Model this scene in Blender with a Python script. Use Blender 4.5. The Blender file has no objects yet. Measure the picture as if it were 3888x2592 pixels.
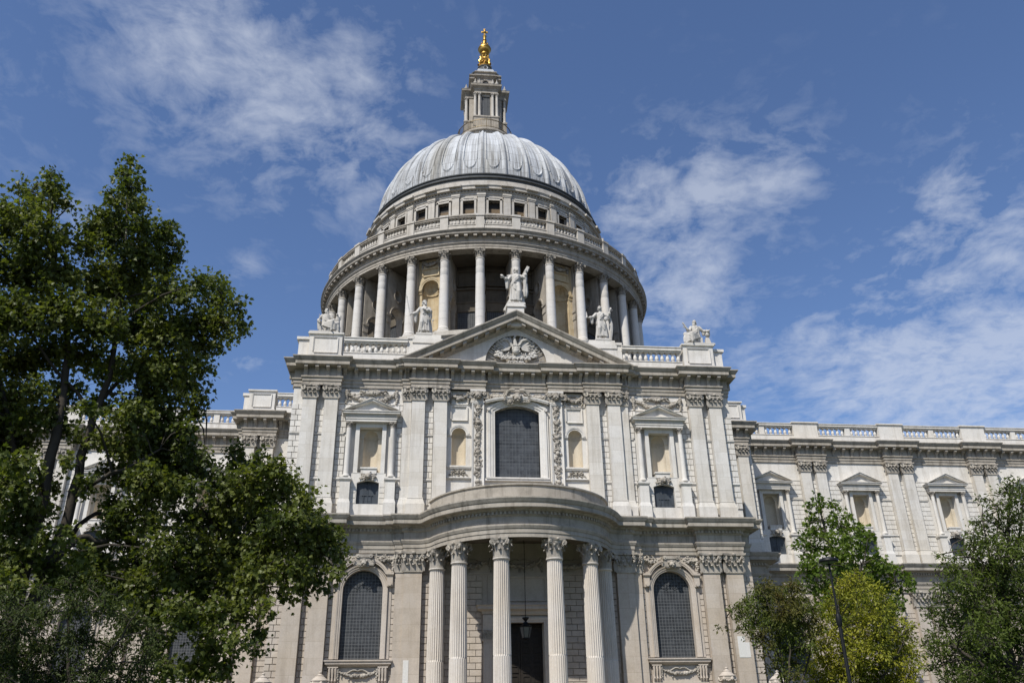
import bpy, math, random
import numpy as np
from math import sin, cos, pi, radians, sqrt, atan2, acos, hypot
from mathutils import Vector, Matrix, Euler
from mathutils.geometry import tessellate_polygon

S = bpy.context.scene
COL = S.collection
rng = random.Random(7)

# ------------------------------------------------------------------ camera
CF = Vector((0.0983, 0.8951, 0.4348)).normalized()
CR = Vector((0.9947, -0.1020, -0.0149)).normalized()
CU = CR.cross(CF).normalized()
CR = CF.cross(CU).normalized()
CP = Vector((-7.2225, -62.5209, 0.0))
FPX = 3152.0                                  # focal length in pixels of a 3888 px wide picture
cam_data = bpy.data.cameras.new("camera")
cam_data.sensor_width = 36.0
cam_data.lens = 36.0 * FPX / 3888.0
cam_data.clip_start = 0.1
cam_data.clip_end = 3000.0
cam = bpy.data.objects.new("camera", cam_data)
mw = Matrix((CR, CU, -CF)).transposed().to_4x4()
mw.translation = CP
cam.matrix_world = mw
COL.objects.link(cam)
S.camera = cam


def at(px, py, dist):
    """world point seen at (px, py) of the 2352 px wide view, at a horizontal distance from the eye"""
    d = CF + CR * ((px * 1.65306 - 1944) / FPX) - CU * ((py * 1.65306 - 1296) / FPX)
    return CP + d * (dist / hypot(d.x, d.y))


# ------------------------------------------------------------------ light
SUN_EL, SUN_AZ = radians(50.5), radians(36.0)      # azimuth: west of south
sun_vec = Vector((-sin(SUN_AZ) * cos(SUN_EL), -cos(SUN_AZ) * cos(SUN_EL), sin(SUN_EL)))
sun_data = bpy.data.lights.new("sun", 'SUN')
sun_data.energy = 4.6
sun_data.angle = radians(0.53)
sun_data.color = (1.0, 0.955, 0.88)
sun = bpy.data.objects.new("sun", sun_data)
sun.rotation_euler = sun_vec.to_track_quat('Z', 'Y').to_euler()
sun.location = (-60, -90, 120)
COL.objects.link(sun)

S.view_settings.view_transform = 'Standard'
S.view_settings.look = 'None'
S.view_settings.exposure = 0.25
S.view_settings.gamma = 1.0


# ------------------------------------------------------------------ node helper
class NT:
    def __init__(self, tree):
        self.t = tree; self.n = tree.nodes; self.l = tree.links

    def add(self, kind, **kw):
        n = self.n.new(kind)
        for k, v in kw.items():
            if k == 'inp':
                for kk, vv in v.items():
                    if isinstance(vv, bpy.types.NodeSocket): self.l.new(vv, n.inputs[kk])
                    else: n.inputs[kk].default_value = vv
            else: setattr(n, k, v)
        return n

    def math(self, op, a, b=None, clamp=False):
        n = self.n.new('ShaderNodeMath'); n.operation = op; n.use_clamp = clamp
        for i, v in enumerate((a, b)):
            if v is None: continue
            if isinstance(v, bpy.types.NodeSocket): self.l.new(v, n.inputs[i])
            else: n.inputs[i].default_value = v
        return n.outputs[0]

    def mix(self, fac, a, b, mode='MIX'):
        n = self.n.new('ShaderNodeMix'); n.data_type = 'RGBA'; n.blend_type = mode
        for k, v in ((0, fac), (6, a), (7, b)):
            s = n.inputs[k]
            if isinstance(v, bpy.types.NodeSocket): self.l.new(v, s)
            elif k == 0: s.default_value = v
            else: s.default_value = (v, v, v, 1) if not hasattr(v, '__len__') else ((*v, 1) if len(v) == 3 else v)
        return n.outputs[2]

    def noise(self, vec, scale, detail=3.0, rough=0.55, dist=0.0):
        n = self.add('ShaderNodeTexNoise', inp={'Scale': scale, 'Detail': detail, 'Roughness': rough, 'Distortion': dist})
        if vec is not None: self.l.new(vec, n.inputs['Vector'])
        return n.outputs[0]

    def mapping(self, vec, loc=(0, 0, 0), rot=(0, 0, 0), scale=(1, 1, 1)):
        n = self.add('ShaderNodeMapping', inp={'Location': loc, 'Rotation': rot, 'Scale': scale})
        self.l.new(vec, n.inputs['Vector'])
        return n.outputs[0]

    def ramp(self, fac, stops):
        n = self.n.new('ShaderNodeValToRGB')
        e = n.color_ramp.elements
        while len(e) < len(stops): e.new(0.5)
        for i, (p, c) in enumerate(stops):
            e[i].position = p
            e[i].color = (c, c, c, 1) if not hasattr(c, '__len__') else ((*c, 1) if len(c) == 3 else c)
        self.l.new(fac, n.inputs[0])
        return n.outputs[0]


# ------------------------------------------------------------------ world: clear sky with fair weather cloud
W = bpy.data.worlds.new("World"); S.world = W; W.use_nodes = True
nt = NT(W.node_tree); nt.n.clear()
sky = nt.add('ShaderNodeTexSky', sky_type='NISHITA')
sky.sun_disc = False
sky.sun_elevation = SUN_EL
sky.sun_rotation = pi + SUN_AZ
sky.altitude = 0.0; sky.air_density = 1.0; sky.dust_density = 0.6; sky.ozone_density = 2.2
tc = nt.add('ShaderNodeTexCoord')
dirv = tc.outputs['Generated']
sep = nt.add('ShaderNodeSeparateXYZ', inp={0: dirv})
den = nt.math('ADD', nt.math('MAXIMUM', sep.outputs[2], 0.0), 0.16)
comb = nt.add('ShaderNodeCombineXYZ', inp={0: nt.math('DIVIDE', sep.outputs[0], den), 1: nt.math('DIVIDE', sep.outputs[1], den), 2: 0.0})
pl = comb.outputs[0]
warp = nt.noise(pl, 3.5, 3, 0.55)
warp2 = nt.noise(nt.mapping(pl, (5, 3, 1)), 3.5, 3, 0.55)
off = nt.add('ShaderNodeCombineXYZ', inp={0: nt.math('SUBTRACT', warp, 0.5), 1: nt.math('SUBTRACT', warp2, 0.5), 2: 0.0}).outputs[0]
plw = nt.add('ShaderNodeVectorMath', operation='ADD', inp={0: pl, 1: nt.add('ShaderNodeVectorMath', operation='SCALE', inp={0: off, 'Scale': 0.14}).outputs[0]}).outputs[0]
big = nt.noise(plw, 3.0, 9.0, 0.60)
puff = nt.noise(nt.mapping(plw, (2, 7, 0)), 11.0, 7.0, 0.62)
fleck = nt.noise(nt.mapping(plw, (4, 1, 0)), 30.0, 4.0, 0.6)
tex = nt.math('ADD', nt.math('ADD', nt.math('MULTIPLY', big, 0.36), nt.math('MULTIPLY', puff, 0.42)), nt.math('MULTIPLY', fleck, 0.22))
# banks of cloud: (picture x, picture y, angular size in degrees, weight)
BANKS = [(500, 130, 8.5, 1.0), (650, 250, 7.5, 1.0), (820, 330, 6.5, .9), (800, 180, 6.5, .8), (420, 60, 6, .7), (960, 420, 5, .5), (700, 390, 4, .6), (330, 200, 4.5, .5), (820, 20, 3, .6),
         (1500, 480, 6, .9), (1640, 430, 5, .9), (1780, 390, 4.5, .9), (1560, 640, 6, 1.0), (1700, 520, 5, .6), (1440, 560, 5, .7),
         (2200, 470, 3.6, 1.1), (2160, 590, 4.5, 1.1), (2310, 560, 4.2, 1.1), (2040, 650, 4, .8), (2250, 380, 6, .35),
         (2080, 880, 8, 1.25), (2260, 800, 7, 1.2), (1880, 800, 4.2, .9), (2330, 920, 6, 1.2), (1960, 960, 5, .9), (1750, 840, 4, .7), (1550, 760, 4, .55),
         (570, 620, 1.6, .7), (565, 825, 1.4, .7), (160, 490, 2.0, .6), (1180, 130, 4, .35), (80, 220, 6, .3)]
mask = None
for bx, by, ang, wt in BANKS:
    v = (at(bx, by, 10) - CP).normalized()
    dt = nt.add('ShaderNodeVectorMath', operation='DOT_PRODUCT', inp={0: dirv, 1: v}).outputs['Value']
    k = 1.0 / (1 - cos(radians(ang * .9)))
    g = nt.math('MULTIPLY', nt.math('EXPONENT', nt.math('MULTIPLY', nt.math('SUBTRACT', dt, 1.0), k)), wt)
    mask = g if mask is None else nt.math('MAXIMUM', mask, g)
# the rest of the sky (behind the eye) carries scattered cloud as well
back = nt.math('MULTIPLY', nt.math('MAXIMUM', nt.math('MULTIPLY', sep.outputs[1], -1.0), 0.0), 0.8)
mask = nt.math('MAXIMUM', mask, back)
dens = nt.math('SUBTRACT', nt.math('ADD', tex, nt.math('MULTIPLY', mask, 0.135)), 0.545)
dens = nt.math('MULTIPLY', dens, 5.8, clamp=True)
dens = nt.math('POWER', dens, 0.9)
dens = nt.math('MULTIPLY', dens, nt.math('MULTIPLY', nt.math('ADD', mask, 0.06), 1.1, clamp=True))
dens = nt.math('MULTIPLY', dens, 0.49)
skyc = nt.mix(1.0, sky.outputs[0], (0.93, 1.02, 1.21), 'MULTIPLY')
cloudc = nt.mix(dens, skyc, (6.3, 6.7, 7.5))
bg = nt.add('ShaderNodeBackground', inp={'Color': cloudc, 'Strength': 0.096})
nt.add('ShaderNodeOutputWorld', inp={'Surface': bg.outputs[0]})


# ------------------------------------------------------------------ materials
def material(name):
    m = bpy.data.materials.new(name); m.use_nodes = True
    t = NT(m.node_tree); t.n.clear()
    out = t.add('ShaderNodeOutputMaterial')
    b = t.add('ShaderNodeBsdfPrincipled')
    t.l.new(b.outputs[0], out.inputs[0])
    return m, t, b


def stone(name, base, stain, stain_amt=0.5, streak_amt=0.3, island=0.10, warm=(0.95, 0.86, 0.70), warm_amt=0.25, rough=0.85, bump=0.25, courses=0.0):
    m, t, b = material(name)
    geo = t.add('ShaderNodeNewGeometry')
    pos = geo.outputs['Position']
    n1 = t.noise(pos, 0.22, 4, 0.6)
    n2 = t.noise(pos, 1.1, 5, 0.65)
    n3 = t.noise(t.mapping(pos, (3, 1, 2), (0, 0, 0), (2.2, 2.2, 0.16)), 1.0, 5, 0.65)
    n4 = t.noise(pos, 9.0, 3, 0.6)
    c = t.mix(t.math('MULTIPLY', t.ramp(n1, [(0.40, 0), (0.72, 1)]), warm_amt), base, tuple(base[i] * warm[i] for i in range(3)))
    c = t.mix(t.math('MULTIPLY', t.ramp(n2, [(0.46, 0), (0.78, 1)]), stain_amt), c, stain)
    c = t.mix(t.math('MULTIPLY', t.ramp(n3, [(0.50, 0), (0.74, 1)]), streak_amt), c, stain)
    c = t.mix(0.16, c, t.mix(1.0, c, t.ramp(n4, [(0.25, 0.45), (0.75, 1.4)]), 'MULTIPLY'))
    if island > 0:
        r = t.math('MULTIPLY', t.math('SUBTRACT', geo.outputs['Random Per Island'], 0.5), 2 * island)
        c = t.mix(1.0, c, t.add('ShaderNodeCombineXYZ', inp={0: t.math('ADD', r, 1.0), 1: t.math('ADD', r, 1.0), 2: t.math('ADD', t.math('MULTIPLY', r, 0.9), 1.0)}).outputs[0], 'MULTIPLY')
    if courses > 0:      # pale ashlar blocks that differ a little in tint, thin joints
        sp = t.add('ShaderNodeSeparateXYZ', inp={0: pos})
        uv = t.add('ShaderNodeCombineXYZ', inp={0: t.math('ADD', sp.outputs[0], t.math('MULTIPLY', sp.outputs[1], 0.73)), 1: sp.outputs[2], 2: 0.0}).outputs[0]
        br = t.add('ShaderNodeTexBrick', inp={'Vector': uv, 'Color1': (1, 1, 1, 1), 'Color2': (0.90, 0.885, 0.86, 1), 'Mortar': (0.72, 0.70, 0.66, 1), 'Scale': 1.0, 'Mortar Size': 0.012, 'Mortar Smooth': 0.4, 'Bias': 0.1, 'Brick Width': courses * 2.1, 'Row Height': courses})
        c = t.mix(1.0, c, br.outputs[0], 'MULTIPLY')
    t.l.new(c, b.inputs['Base Color'])
    b.inputs['Roughness'].default_value = rough
    b.inputs['Specular IOR Level'].default_value = 0.2
    bp = t.add('ShaderNodeBump', inp={'Strength': bump, 'Distance': 0.03, 'Height': t.noise(pos, 6.0, 6, 0.7)})
    t.l.new(bp.outputs[0], b.inputs['Normal'])
    return m


def simple(name, col, rough=0.6, metal=0.0, spec=0.4, var=0.15, scale=3.0):
    m, t, b = material(name)
    geo = t.add('ShaderNodeNewGeometry')
    n = t.noise(geo.outputs['Position'], scale, 4, 0.6)
    c = t.mix(1.0, col, t.ramp(n, [(0.3, 1 - var), (0.7, 1 + var)]), 'MULTIPLY')
    t.l.new(c, b.inputs['Base Color'])
    b.inputs['Roughness'].default_value = rough; b.inputs['Metallic'].default_value = metal
    b.inputs['Specular IOR Level'].default_value = spec
    return m


M = {}
M['white'] = stone('pale_washed_limestone', (0.60, 0.578, 0.54), (0.335, 0.305, 0.26), 0.36, 0.58, 0.05, warm_amt=0.35)
M['white_ashlar'] = stone('pale_ashlar_limestone', (0.60, 0.578, 0.54), (0.335, 0.305, 0.26), 0.34, 0.60, 0.0, warm_amt=0.35, courses=1.05)
M['warm'] = stone('warm_limestone', (0.45, 0.40, 0.345), (0.27, 0.228, 0.182), 0.46, 0.36, 0.07, warm_amt=0.5)
M['warm_ashlar'] = stone('warm_ashlar_limestone', (0.46, 0.41, 0.355), (0.28, 0.238, 0.19), 0.46, 0.40, 0.0, warm_amt=0.55, courses=1.1)
M['weathered'] = stone('weathered_limestone', (0.355, 0.322, 0.275), (0.105, 0.092, 0.073), 0.50, 0.72, 0.05, warm_amt=0.3)
M['drum'] = stone('drum_limestone', (0.49, 0.465, 0.425), (0.19, 0.17, 0.14), 0.36, 0.55, 0.05, warm_amt=0.3, courses=0.95)
M['column'] = stone('drum_column_limestone', (0.57, 0.55, 0.52), (0.33, 0.30, 0.26), 0.18, 0.25, 0.03, warm_amt=0.45)
M['portico'] = stone('portico_column_limestone', (0.54, 0.50, 0.45), (0.30, 0.265, 0.22), 0.25, 0.45, 0.0, warm_amt=0.4)
M['ochre'] = stone('ochre_limestone', (0.49, 0.42, 0.295), (0.30, 0.20, 0.09), 0.75, 0.6, 0.0, warm=(1.0, 0.86, 0.62), warm_amt=0.6, courses=0.7)
M['niche'] = stone('buff_niche_limestone', (0.53, 0.47, 0.375), (0.36, 0.29, 0.19), 0.5, 0.3, 0.0, warm_amt=0.6)
M['carved'] = stone('carved_limestone', (0.37, 0.34, 0.295), (0.095, 0.082, 0.065), 0.75, 0.2, 0.16, warm_amt=0.3, bump=0.5)
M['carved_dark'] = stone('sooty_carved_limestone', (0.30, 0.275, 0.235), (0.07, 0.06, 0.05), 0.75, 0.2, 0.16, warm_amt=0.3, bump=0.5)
M['statue'] = stone('statue_limestone', (0.47, 0.45, 0.415), (0.24, 0.22, 0.19), 0.4, 0.35, 0.0, warm_amt=0.2, bump=0.3)
M['soot_shade'] = stone('soot_and_shade_limestone', (0.135, 0.118, 0.094), (0.05, 0.043, 0.034), 0.55, 0.4, 0.0, warm_amt=0.4, courses=0.95)  # one dark base colour holding both soot and the shade of sheltered walls
M['patch'] = stone('new_repair_limestone', (0.58, 0.565, 0.53), (0.50, 0.55, 0.5), 0.2, 0.1, 0.0, warm_amt=0.1)
M['gold'] = simple('gilded_metal', (0.44, 0.27, 0.07), 0.42, 1.0, 0.5, 0.18, 2.0)
M['iron'] = simple('black_painted_iron', (0.008, 0.0085, 0.009), 0.5, 0.0, 0.2, 0.2)
M['old_gilt'] = simple('worn_gilt_ironwork', (0.13, 0.10, 0.055), 0.5, 0.5, 0.5, 0.4, 4.0)
M['oak'] = simple('dark_oak', (0.020, 0.016, 0.012), 0.6, 0.0, 0.25, 0.35, 6.0)
M['dark_lead'] = stone('dark_lead_flashing', (0.075, 0.08, 0.082), (0.02, 0.02, 0.02), 0.6, 0.4, 0.0, warm_amt=0.2, rough=0.6)
M['pale_lead'] = stone('pale_lead_roofing', (0.36, 0.38, 0.395), (0.2, 0.19, 0.175), 0.4, 0.5, 0.06, warm_amt=0.2, rough=0.5)
M['bark'] = stone('plane_bark', (0.055, 0.048, 0.038), (0.022, 0.019, 0.015), 0.7, 0.4, 0.0, warm_amt=0.3, rough=0.9, bump=0.8)
M['lamp_glass'] = simple('lantern_glass', (0.10, 0.10, 0.095), 0.15, 0.0, 0.5, 0.1)
M['paving'] = stone('grey_paving', (0.085, 0.08, 0.072), (0.055, 0.05, 0.045), 0.5, 0.0, 0.0, courses=0.6)
M['grass'] = simple('mown_grass', (0.045, 0.085, 0.02), 0.9, 0.0, 0.1, 0.4, 2.0)


def glazing(name, dark, line, sx, sz, w=0.12, rough=0.22, spec=0.5):
    """dark leaded glass: small rectangular panes, each quarry tilted a little so reflections break up"""
    m, t, b = material(name)
    geo = t.add('ShaderNodeNewGeometry')
    sp = t.add('ShaderNodeSeparateXYZ', inp={0: geo.outputs['Position']})
    fx = t.math('FRACT', t.math('MULTIPLY', t.math('ADD', sp.outputs[0], 100.0), 1 / sx))
    fz = t.math('FRACT', t.math('MULTIPLY', t.math('ADD', sp.outputs[2], 100.0), 1 / sz))
    ln = t.math('MAXIMUM', t.math('LESS_THAN', fx, w), t.math('LESS_THAN', fz, w))
    ids = t.add('ShaderNodeCombineXYZ', inp={0: t.math('FLOOR', t.math('MULTIPLY', sp.outputs[0], 1 / sx)), 1: t.math('FLOOR', t.math('MULTIPLY', sp.outputs[2], 1 / sz)), 2: 0.0}).outputs[0]
    wn = t.add('ShaderNodeTexWhiteNoise', noise_dimensions='3D', inp={'Vector': ids}).outputs[0]
    blot = t.noise(geo.outputs['Position'], 0.9, 4, 0.6)
    g = t.mix(t.math('MULTIPLY', t.math('ADD', wn, t.ramp(blot, [(0.35, 0), (0.7, 1.2)])), 0.5), dark, tuple(x * 2.4 for x in dark))
    c = t.mix(ln, g, line)
    t.l.new(c, b.inputs['Base Color'])
    b.inputs['Roughness'].default_value = rough
    b.inputs['Specular IOR Level'].default_value = spec
    bp = t.add('ShaderNodeBump', inp={'Strength': 0.22, 'Distance': 0.03, 'Height': t.math('ADD', wn, ln)})
    t.l.new(bp.outputs[0], b.inputs['Normal'])
    return m


M['glass'] = glazing('leaded_glass', (0.024, 0.026, 0.028), (0.105, 0.108, 0.11), 0.235, 0.235, 0.15, 0.5, 0.16)
M['glass_big'] = glazing('leaded_glass_wide', (0.030, 0.033, 0.037), (0.085, 0.09, 0.095), 0.27, 0.30, 0.13, 0.5, 0.16)
M['glass_small'] = glazing('small_leaded_glass', (0.028, 0.033, 0.039), (0.05, 0.056, 0.062), 0.20, 0.42, 0.10, 0.45, 0.22)


def lead_dome():
    m, t, b = material('dome_lead')
    geo = t.add('ShaderNodeNewGeometry'); pos = geo.outputs['Position']
    sp = t.add('ShaderNodeSeparateXYZ', inp={0: pos})
    az = t.math('ARCTAN2', sp.outputs[0], t.math('SUBTRACT', 36.23, sp.outputs[1]))
    h = sp.outputs[2]
    uv = t.add('ShaderNodeCombineXYZ', inp={0: t.math('MULTIPLY', az, 62.0), 1: t.math('MULTIPLY', h, 0.14), 2: 0.0}).outputs[0]
    n1 = t.noise(uv, 1.0, 5, 0.7)
    uv2 = t.add('ShaderNodeCombineXYZ', inp={0: t.math('MULTIPLY', az, 7.0), 1: t.math('MULTIPLY', h, 0.05), 2: 3.0}).outputs[0]
    n2 = t.noise(uv2, 1.0, 3, 0.6)
    # sheets of lead laid in rows between the ribs, each weathered differently
    ids = t.add('ShaderNodeCombineXYZ', inp={0: t.math('FLOOR', t.math('MULTIPLY', az, 64 / (2 * pi))), 1: t.math('FLOOR', t.math('MULTIPLY', h, 0.62)), 2: 0.0}).outputs[0]
    wn = t.add('ShaderNodeTexWhiteNoise', noise_dimensions='3D', inp={'Vector': ids}).outputs[0]
    seam = t.math('LESS_THAN', t.math('FRACT', t.math('MULTIPLY', h, 0.62)), 0.045)
    lowf = t.ramp(t.math('MULTIPLY', t.math('SUBTRACT', h, 63.0), 1 / 14.0), [(0.0, 1.0), (0.6, 0.25), (1.0, 0.02)])
    pale = (0.475, 0.492, 0.508)
    c = t.mix(t.math('MULTIPLY', wn, 0.6), pale, (0.35, 0.36, 0.365))
    c = t.mix(t.math('MULTIPLY', t.ramp(n2, [(0.50, 0), (0.72, 1)]), 0.7), c, (0.30, 0.28, 0.23))
    drip = t.math('MULTIPLY', t.ramp(n1, [(0.42, 0), (0.64, 1)]), t.math('ADD', t.math('MULTIPLY', lowf, 0.95), 0.18))
    c = t.mix(drip, c, (0.085, 0.078, 0.066))
    c = t.mix(t.math('MULTIPLY', seam, 0.6), c, (0.12, 0.12, 0.115))
    t.l.new(c, b.inputs['Base Color'])
    b.inputs['Roughness'].default_value = 0.7
    b.inputs['Specular IOR Level'].default_value = 0.22
    bp = t.add('ShaderNodeBump', inp={'Strength': 0.35, 'Distance': 0.06, 'Height': t.noise(pos, 1.6, 4, 0.6)})
    t.l.new(bp.outputs[0], b.inputs['Normal'])
    return m


M['dome'] = lead_dome()


def leafmat(name, c1, c2, c3, trans=0.35, gloss=0.35, spec=0.35):
    m, t, b = material(name)
    geo = t.add('ShaderNodeNewGeometry')
    r = geo.outputs['Random Per Island']
    n = t.noise(geo.outputs['Position'], 0.55, 3, 0.6)
    c = t.mix(r, c1, c2)
    c = t.mix(t.ramp(n, [(0.40, 0), (0.68, 1)]), c, c3)
    t.l.new(c, b.inputs['Base Color'])
    b.inputs['Roughness'].default_value = gloss
    b.inputs['Specular IOR Level'].default_value = spec
    tr = t.add('ShaderNodeBsdfTranslucent', inp={'Color': t.mix(1.0, c, (1.5, 1.6, 0.6), 'MULTIPLY')})
    mx = t.add('ShaderNodeMixShader', inp={0: trans, 1: b.outputs[0], 2: tr.outputs[0]})
    out = [x for x in t.n if x.type == 'OUTPUT_MATERIAL'][0]
    t.l.new(mx.outputs[0], out.inputs[0])
    return m


M['leaf_plane'] = leafmat('plane_leaves', (0.075, 0.096, 0.019), (0.150, 0.165, 0.040), (0.050, 0.070, 0.016), 0.36, 0.45, 0.22)
M['leaf_shrub'] = leafmat('dark_feathery_leaves', (0.048, 0.066, 0.020), (0.075, 0.095, 0.028), (0.036, 0.048, 0.016), 0.30, 0.6, 0.15)
M['leaf_green'] = leafmat('fresh_green_leaves', (0.078, 0.118, 0.014), (0.125, 0.168, 0.024), (0.052, 0.090, 0.013), 0.35, 0.5, 0.2)
M['leaf_yellow'] = leafmat('golden_leaves', (0.225, 0.222, 0.018), (0.335, 0.310, 0.036), (0.110, 0.140, 0.018), 0.32, 0.5, 0.2)
M['leaf_olive'] = leafmat('olive_leaves', (0.062, 0.092, 0.018), (0.105, 0.130, 0.026), (0.100, 0.078, 0.024), 0.32, 0.6, 0.15)
M['leaf_fine'] = leafmat('fine_green_leaves', (0.064, 0.092, 0.017), (0.112, 0.142, 0.028), (0.044, 0.064, 0.015), 0.34, 0.6, 0.15)


# ------------------------------------------------------------------ mesh builder
class MB:
    def __init__(self): self.v = []; self.f = []

    def quad(self, *p):
        b = len(self.v); self.v += [tuple(q) for q in p]; self.f.append(tuple(range(b, b + len(p))))

    def box(self, x0, x1, y0, y1, z0, z1):
        b = len(self.v)
        self.v += [(x0, y0, z0), (x1, y0, z0), (x1, y1, z0), (x0, y1, z0), (x0, y0, z1), (x1, y0, z1), (x1, y1, z1), (x0, y1, z1)]
        self.f += [(b, b + 3, b + 2, b + 1), (b + 4, b + 5, b + 6, b + 7), (b, b + 1, b + 5, b + 4), (b + 1, b + 2, b + 6, b + 5), (b + 2, b + 3, b + 7, b + 6), (b + 3, b, b + 4, b + 7)]

    def frustum(self, x0, x1, y0, y1, z0, x2, x3, y2, y3, z1):
        b = len(self.v)
        self.v += [(x0, y0, z0), (x1, y0, z0), (x1, y1, z0), (x0, y1, z0), (x2, y2, z1), (x3, y2, z1), (x3, y3, z1), (x2, y3, z1)]
        self.f += [(b, b + 3, b + 2, b + 1), (b + 4, b + 5, b + 6, b + 7), (b, b + 1, b + 5, b + 4), (b + 1, b + 2, b + 6, b + 5), (b + 2, b + 3, b + 7, b + 6), (b + 3, b, b + 4, b + 7)]

    def block(self, x0, x1, y0, y1, z0, z1, c=0.012):
        """rusticated block: face at y0 with a chamfer all round"""
        b = len(self.v)
        self.v += [(x0, y1, z0), (x1, y1, z0), (x1, y1, z1), (x0, y1, z1), (x0 + c, y0, z0 + c), (x1 - c, y0, z0 + c), (x1 - c, y0, z1 - c), (x0 + c, y0, z1 - c)]
        self.f += [(b + 4, b + 5, b + 6, b + 7), (b, b + 1, b + 5, b + 4), (b + 1, b + 2, b + 6, b + 5), (b + 2, b + 3, b + 7, b + 6), (b + 3, b, b + 4, b + 7)]

    def lathe(self, prof, n=24, c=(0, 0), a0=0.0, a1=2 * pi, rf=None, cap=True):
        """profile of (radius, z); angle 0 faces the front (-y)"""
        full = abs(a1 - a0 - 2 * pi) < 1e-6
        m = n if full else n + 1
        b = len(self.v)
        for i in range(m):
            a = a0 + (a1 - a0) * i / n
            for r, z in prof:
                rr = r if rf is None else rf(a, r, z)
                self.v.append((c[0] + rr * sin(a), c[1] - rr * cos(a), z))
        k = len(prof)
        for i in range(n):
            j = (i + 1) % m
            for q in range(k - 1):
                self.f.append((b + i * k + q, b + j * k + q, b + j * k + q + 1, b + i * k + q + 1))
        if cap and full:
            if prof[0][0] > 1e-4: self.f.append(tuple(b + i * k for i in reversed(range(m))))
            if prof[-1][0] > 1e-4: self.f.append(tuple(b + i * k + k - 1 for i in range(m)))

    def tube(self, pts, rad, n=8, cap=True):
        pts = [Vector(p) for p in pts]
        if not hasattr(rad, '__len__'): rad = [rad] * len(pts)
        b = len(self.v); ref = Vector((0.3, 0.2, 0.93))
        for i, p in enumerate(pts):
            d = (pts[min(i + 1, len(pts) - 1)] - pts[max(i - 1, 0)]).normalized()
            u = d.cross(ref)
            if u.length < 0.05: u = d.cross(Vector((1, 0, 0)))
            u.normalize(); w = d.cross(u)
            for k in range(n):
                a = 2 * pi * k / n
                self.v.append(tuple(p + (u * cos(a) + w * sin(a)) * rad[i]))
        for i in range(len(pts) - 1):
            for k in range(n):
                q = (k + 1) % n
                self.f.append((b + i * n + k, b + (i + 1) * n + k, b + (i + 1) * n + q, b + i * n + q))
        if cap:
            self.f.append(tuple(b + k for k in range(n)))
            e = b + (len(pts) - 1) * n
            self.f.append(tuple(e + k for k in reversed(range(n))))

    def molding(self, prof, path, closed=False):
        """sweep a profile of (offset, z) along a plan path; outward is to the right of travel"""
        n = len(path); P = [Vector((p[0], p[1])) for p in path]
        offs = []
        for i in range(n):
            a = P[i] - P[i - 1] if (i > 0 or closed) else None
            c = P[(i + 1) % n] - P[i] if (i < n - 1 or closed) else None
            na = Vector((a.y, -a.x)).normalized() if a is not None and a.length > 1e-9 else None
            nc = Vector((c.y, -c.x)).normalized() if c is not None and c.length > 1e-9 else None
            if na is None: o = nc
            elif nc is None: o = na
            else:
                s = na + nc
                o = s / max(0.2, s.dot(na)) if s.length > 1e-6 else na
            offs.append(o)
        b = len(self.v); k = len(prof)
        for p, o in zip(P, offs):
            for d, z in prof: self.v.append((p.x + o.x * d, p.y + o.y * d, z))
        for i in range(n if closed else n - 1):
            j = (i + 1) % n
            for q in range(k - 1):
                self.f.append((b + i * k + q, b + j * k + q, b + j * k + q + 1, b + i * k + q + 1))
        if not closed:
            self.f.append(tuple(b + q for q in range(k)))
            self.f.append(tuple(b + (n - 1) * k + q for q in reversed(range(k))))

    def plate(self, outer, holes, y0, y1, back=False):
        """polygon in x-z with holes, face at y0, thickness to y1"""
        loops = [outer] + list(holes)
        tri = tessellate_polygon([[Vector((x, z, 0)) for x, z in lp] for lp in loops])
        flat = [p for lp in loops for p in lp]
        b = len(self.v)
        self.v += [(x, y0, z) for x, z in flat]
        for t in tri:
            a, c, d = (flat[i] for i in t)
            ar = (c[0] - a[0]) * (d[1] - a[1]) - (c[1] - a[1]) * (d[0] - a[0])
            t = t if ar > 0 else t[::-1]
            self.f.append(tuple(b + i for i in t))
        for lp in loops:
            b = len(self.v); n = len(lp)
            self.v += [(x, y0, z) for x, z in lp] + [(x, y1, z) for x, z in lp]
            for i in range(n):
                j = (i + 1) % n
                self.f.append((b + i, b + j, b + n + j, b + n + i))
        if back:
            b = len(self.v); self.v += [(x, y1, z) for x, z in flat]
            for t in tri: self.f.append(tuple(b + i for i in t))

    def band(self, path, w, y0, y1, prof=None):
        """raised moulding of width w running along an x-z polyline, proud from y1 to y0 (archivolts, frames)"""
        n = len(path); P = [Vector(p) for p in path]
        no = []
        for i in range(n):
            a = (P[i] - P[i - 1]).normalized() if i > 0 else None
            c = (P[i + 1] - P[i]).normalized() if i < n - 1 else None
            na = Vector((-a.y, a.x)) if a is not None else None
            nc = Vector((-c.y, c.x)) if c is not None else None
            if na is None: o = nc
            elif nc is None: o = na
            else:
                s = na + nc; o = s / max(0.2, s.dot(na))
            no.append(o)
        prof = prof or [(0, y1), (0, y0), (w * 0.4, y0), (w * 0.42, y0 - 0.04), (w * 0.9, y0 - 0.06), (w, y0 - 0.06), (w, y1)]
        b = len(self.v); k = len(prof)
        for p, o in zip(P, no):
            for d, y in prof: self.v.append((p.x + o.x * d, y, p.y + o.y * d))
        for i in range(n - 1):
            for q in range(k - 1):
                self.f.append((b + i * k + q, b + i * k + q + 1, b + (i + 1) * k + q + 1, b + (i + 1) * k + q))
        self.f.append(tuple(b + q for q in range(k))); self.f.append(tuple(b + (n - 1) * k + q for q in range(k)))

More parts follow.
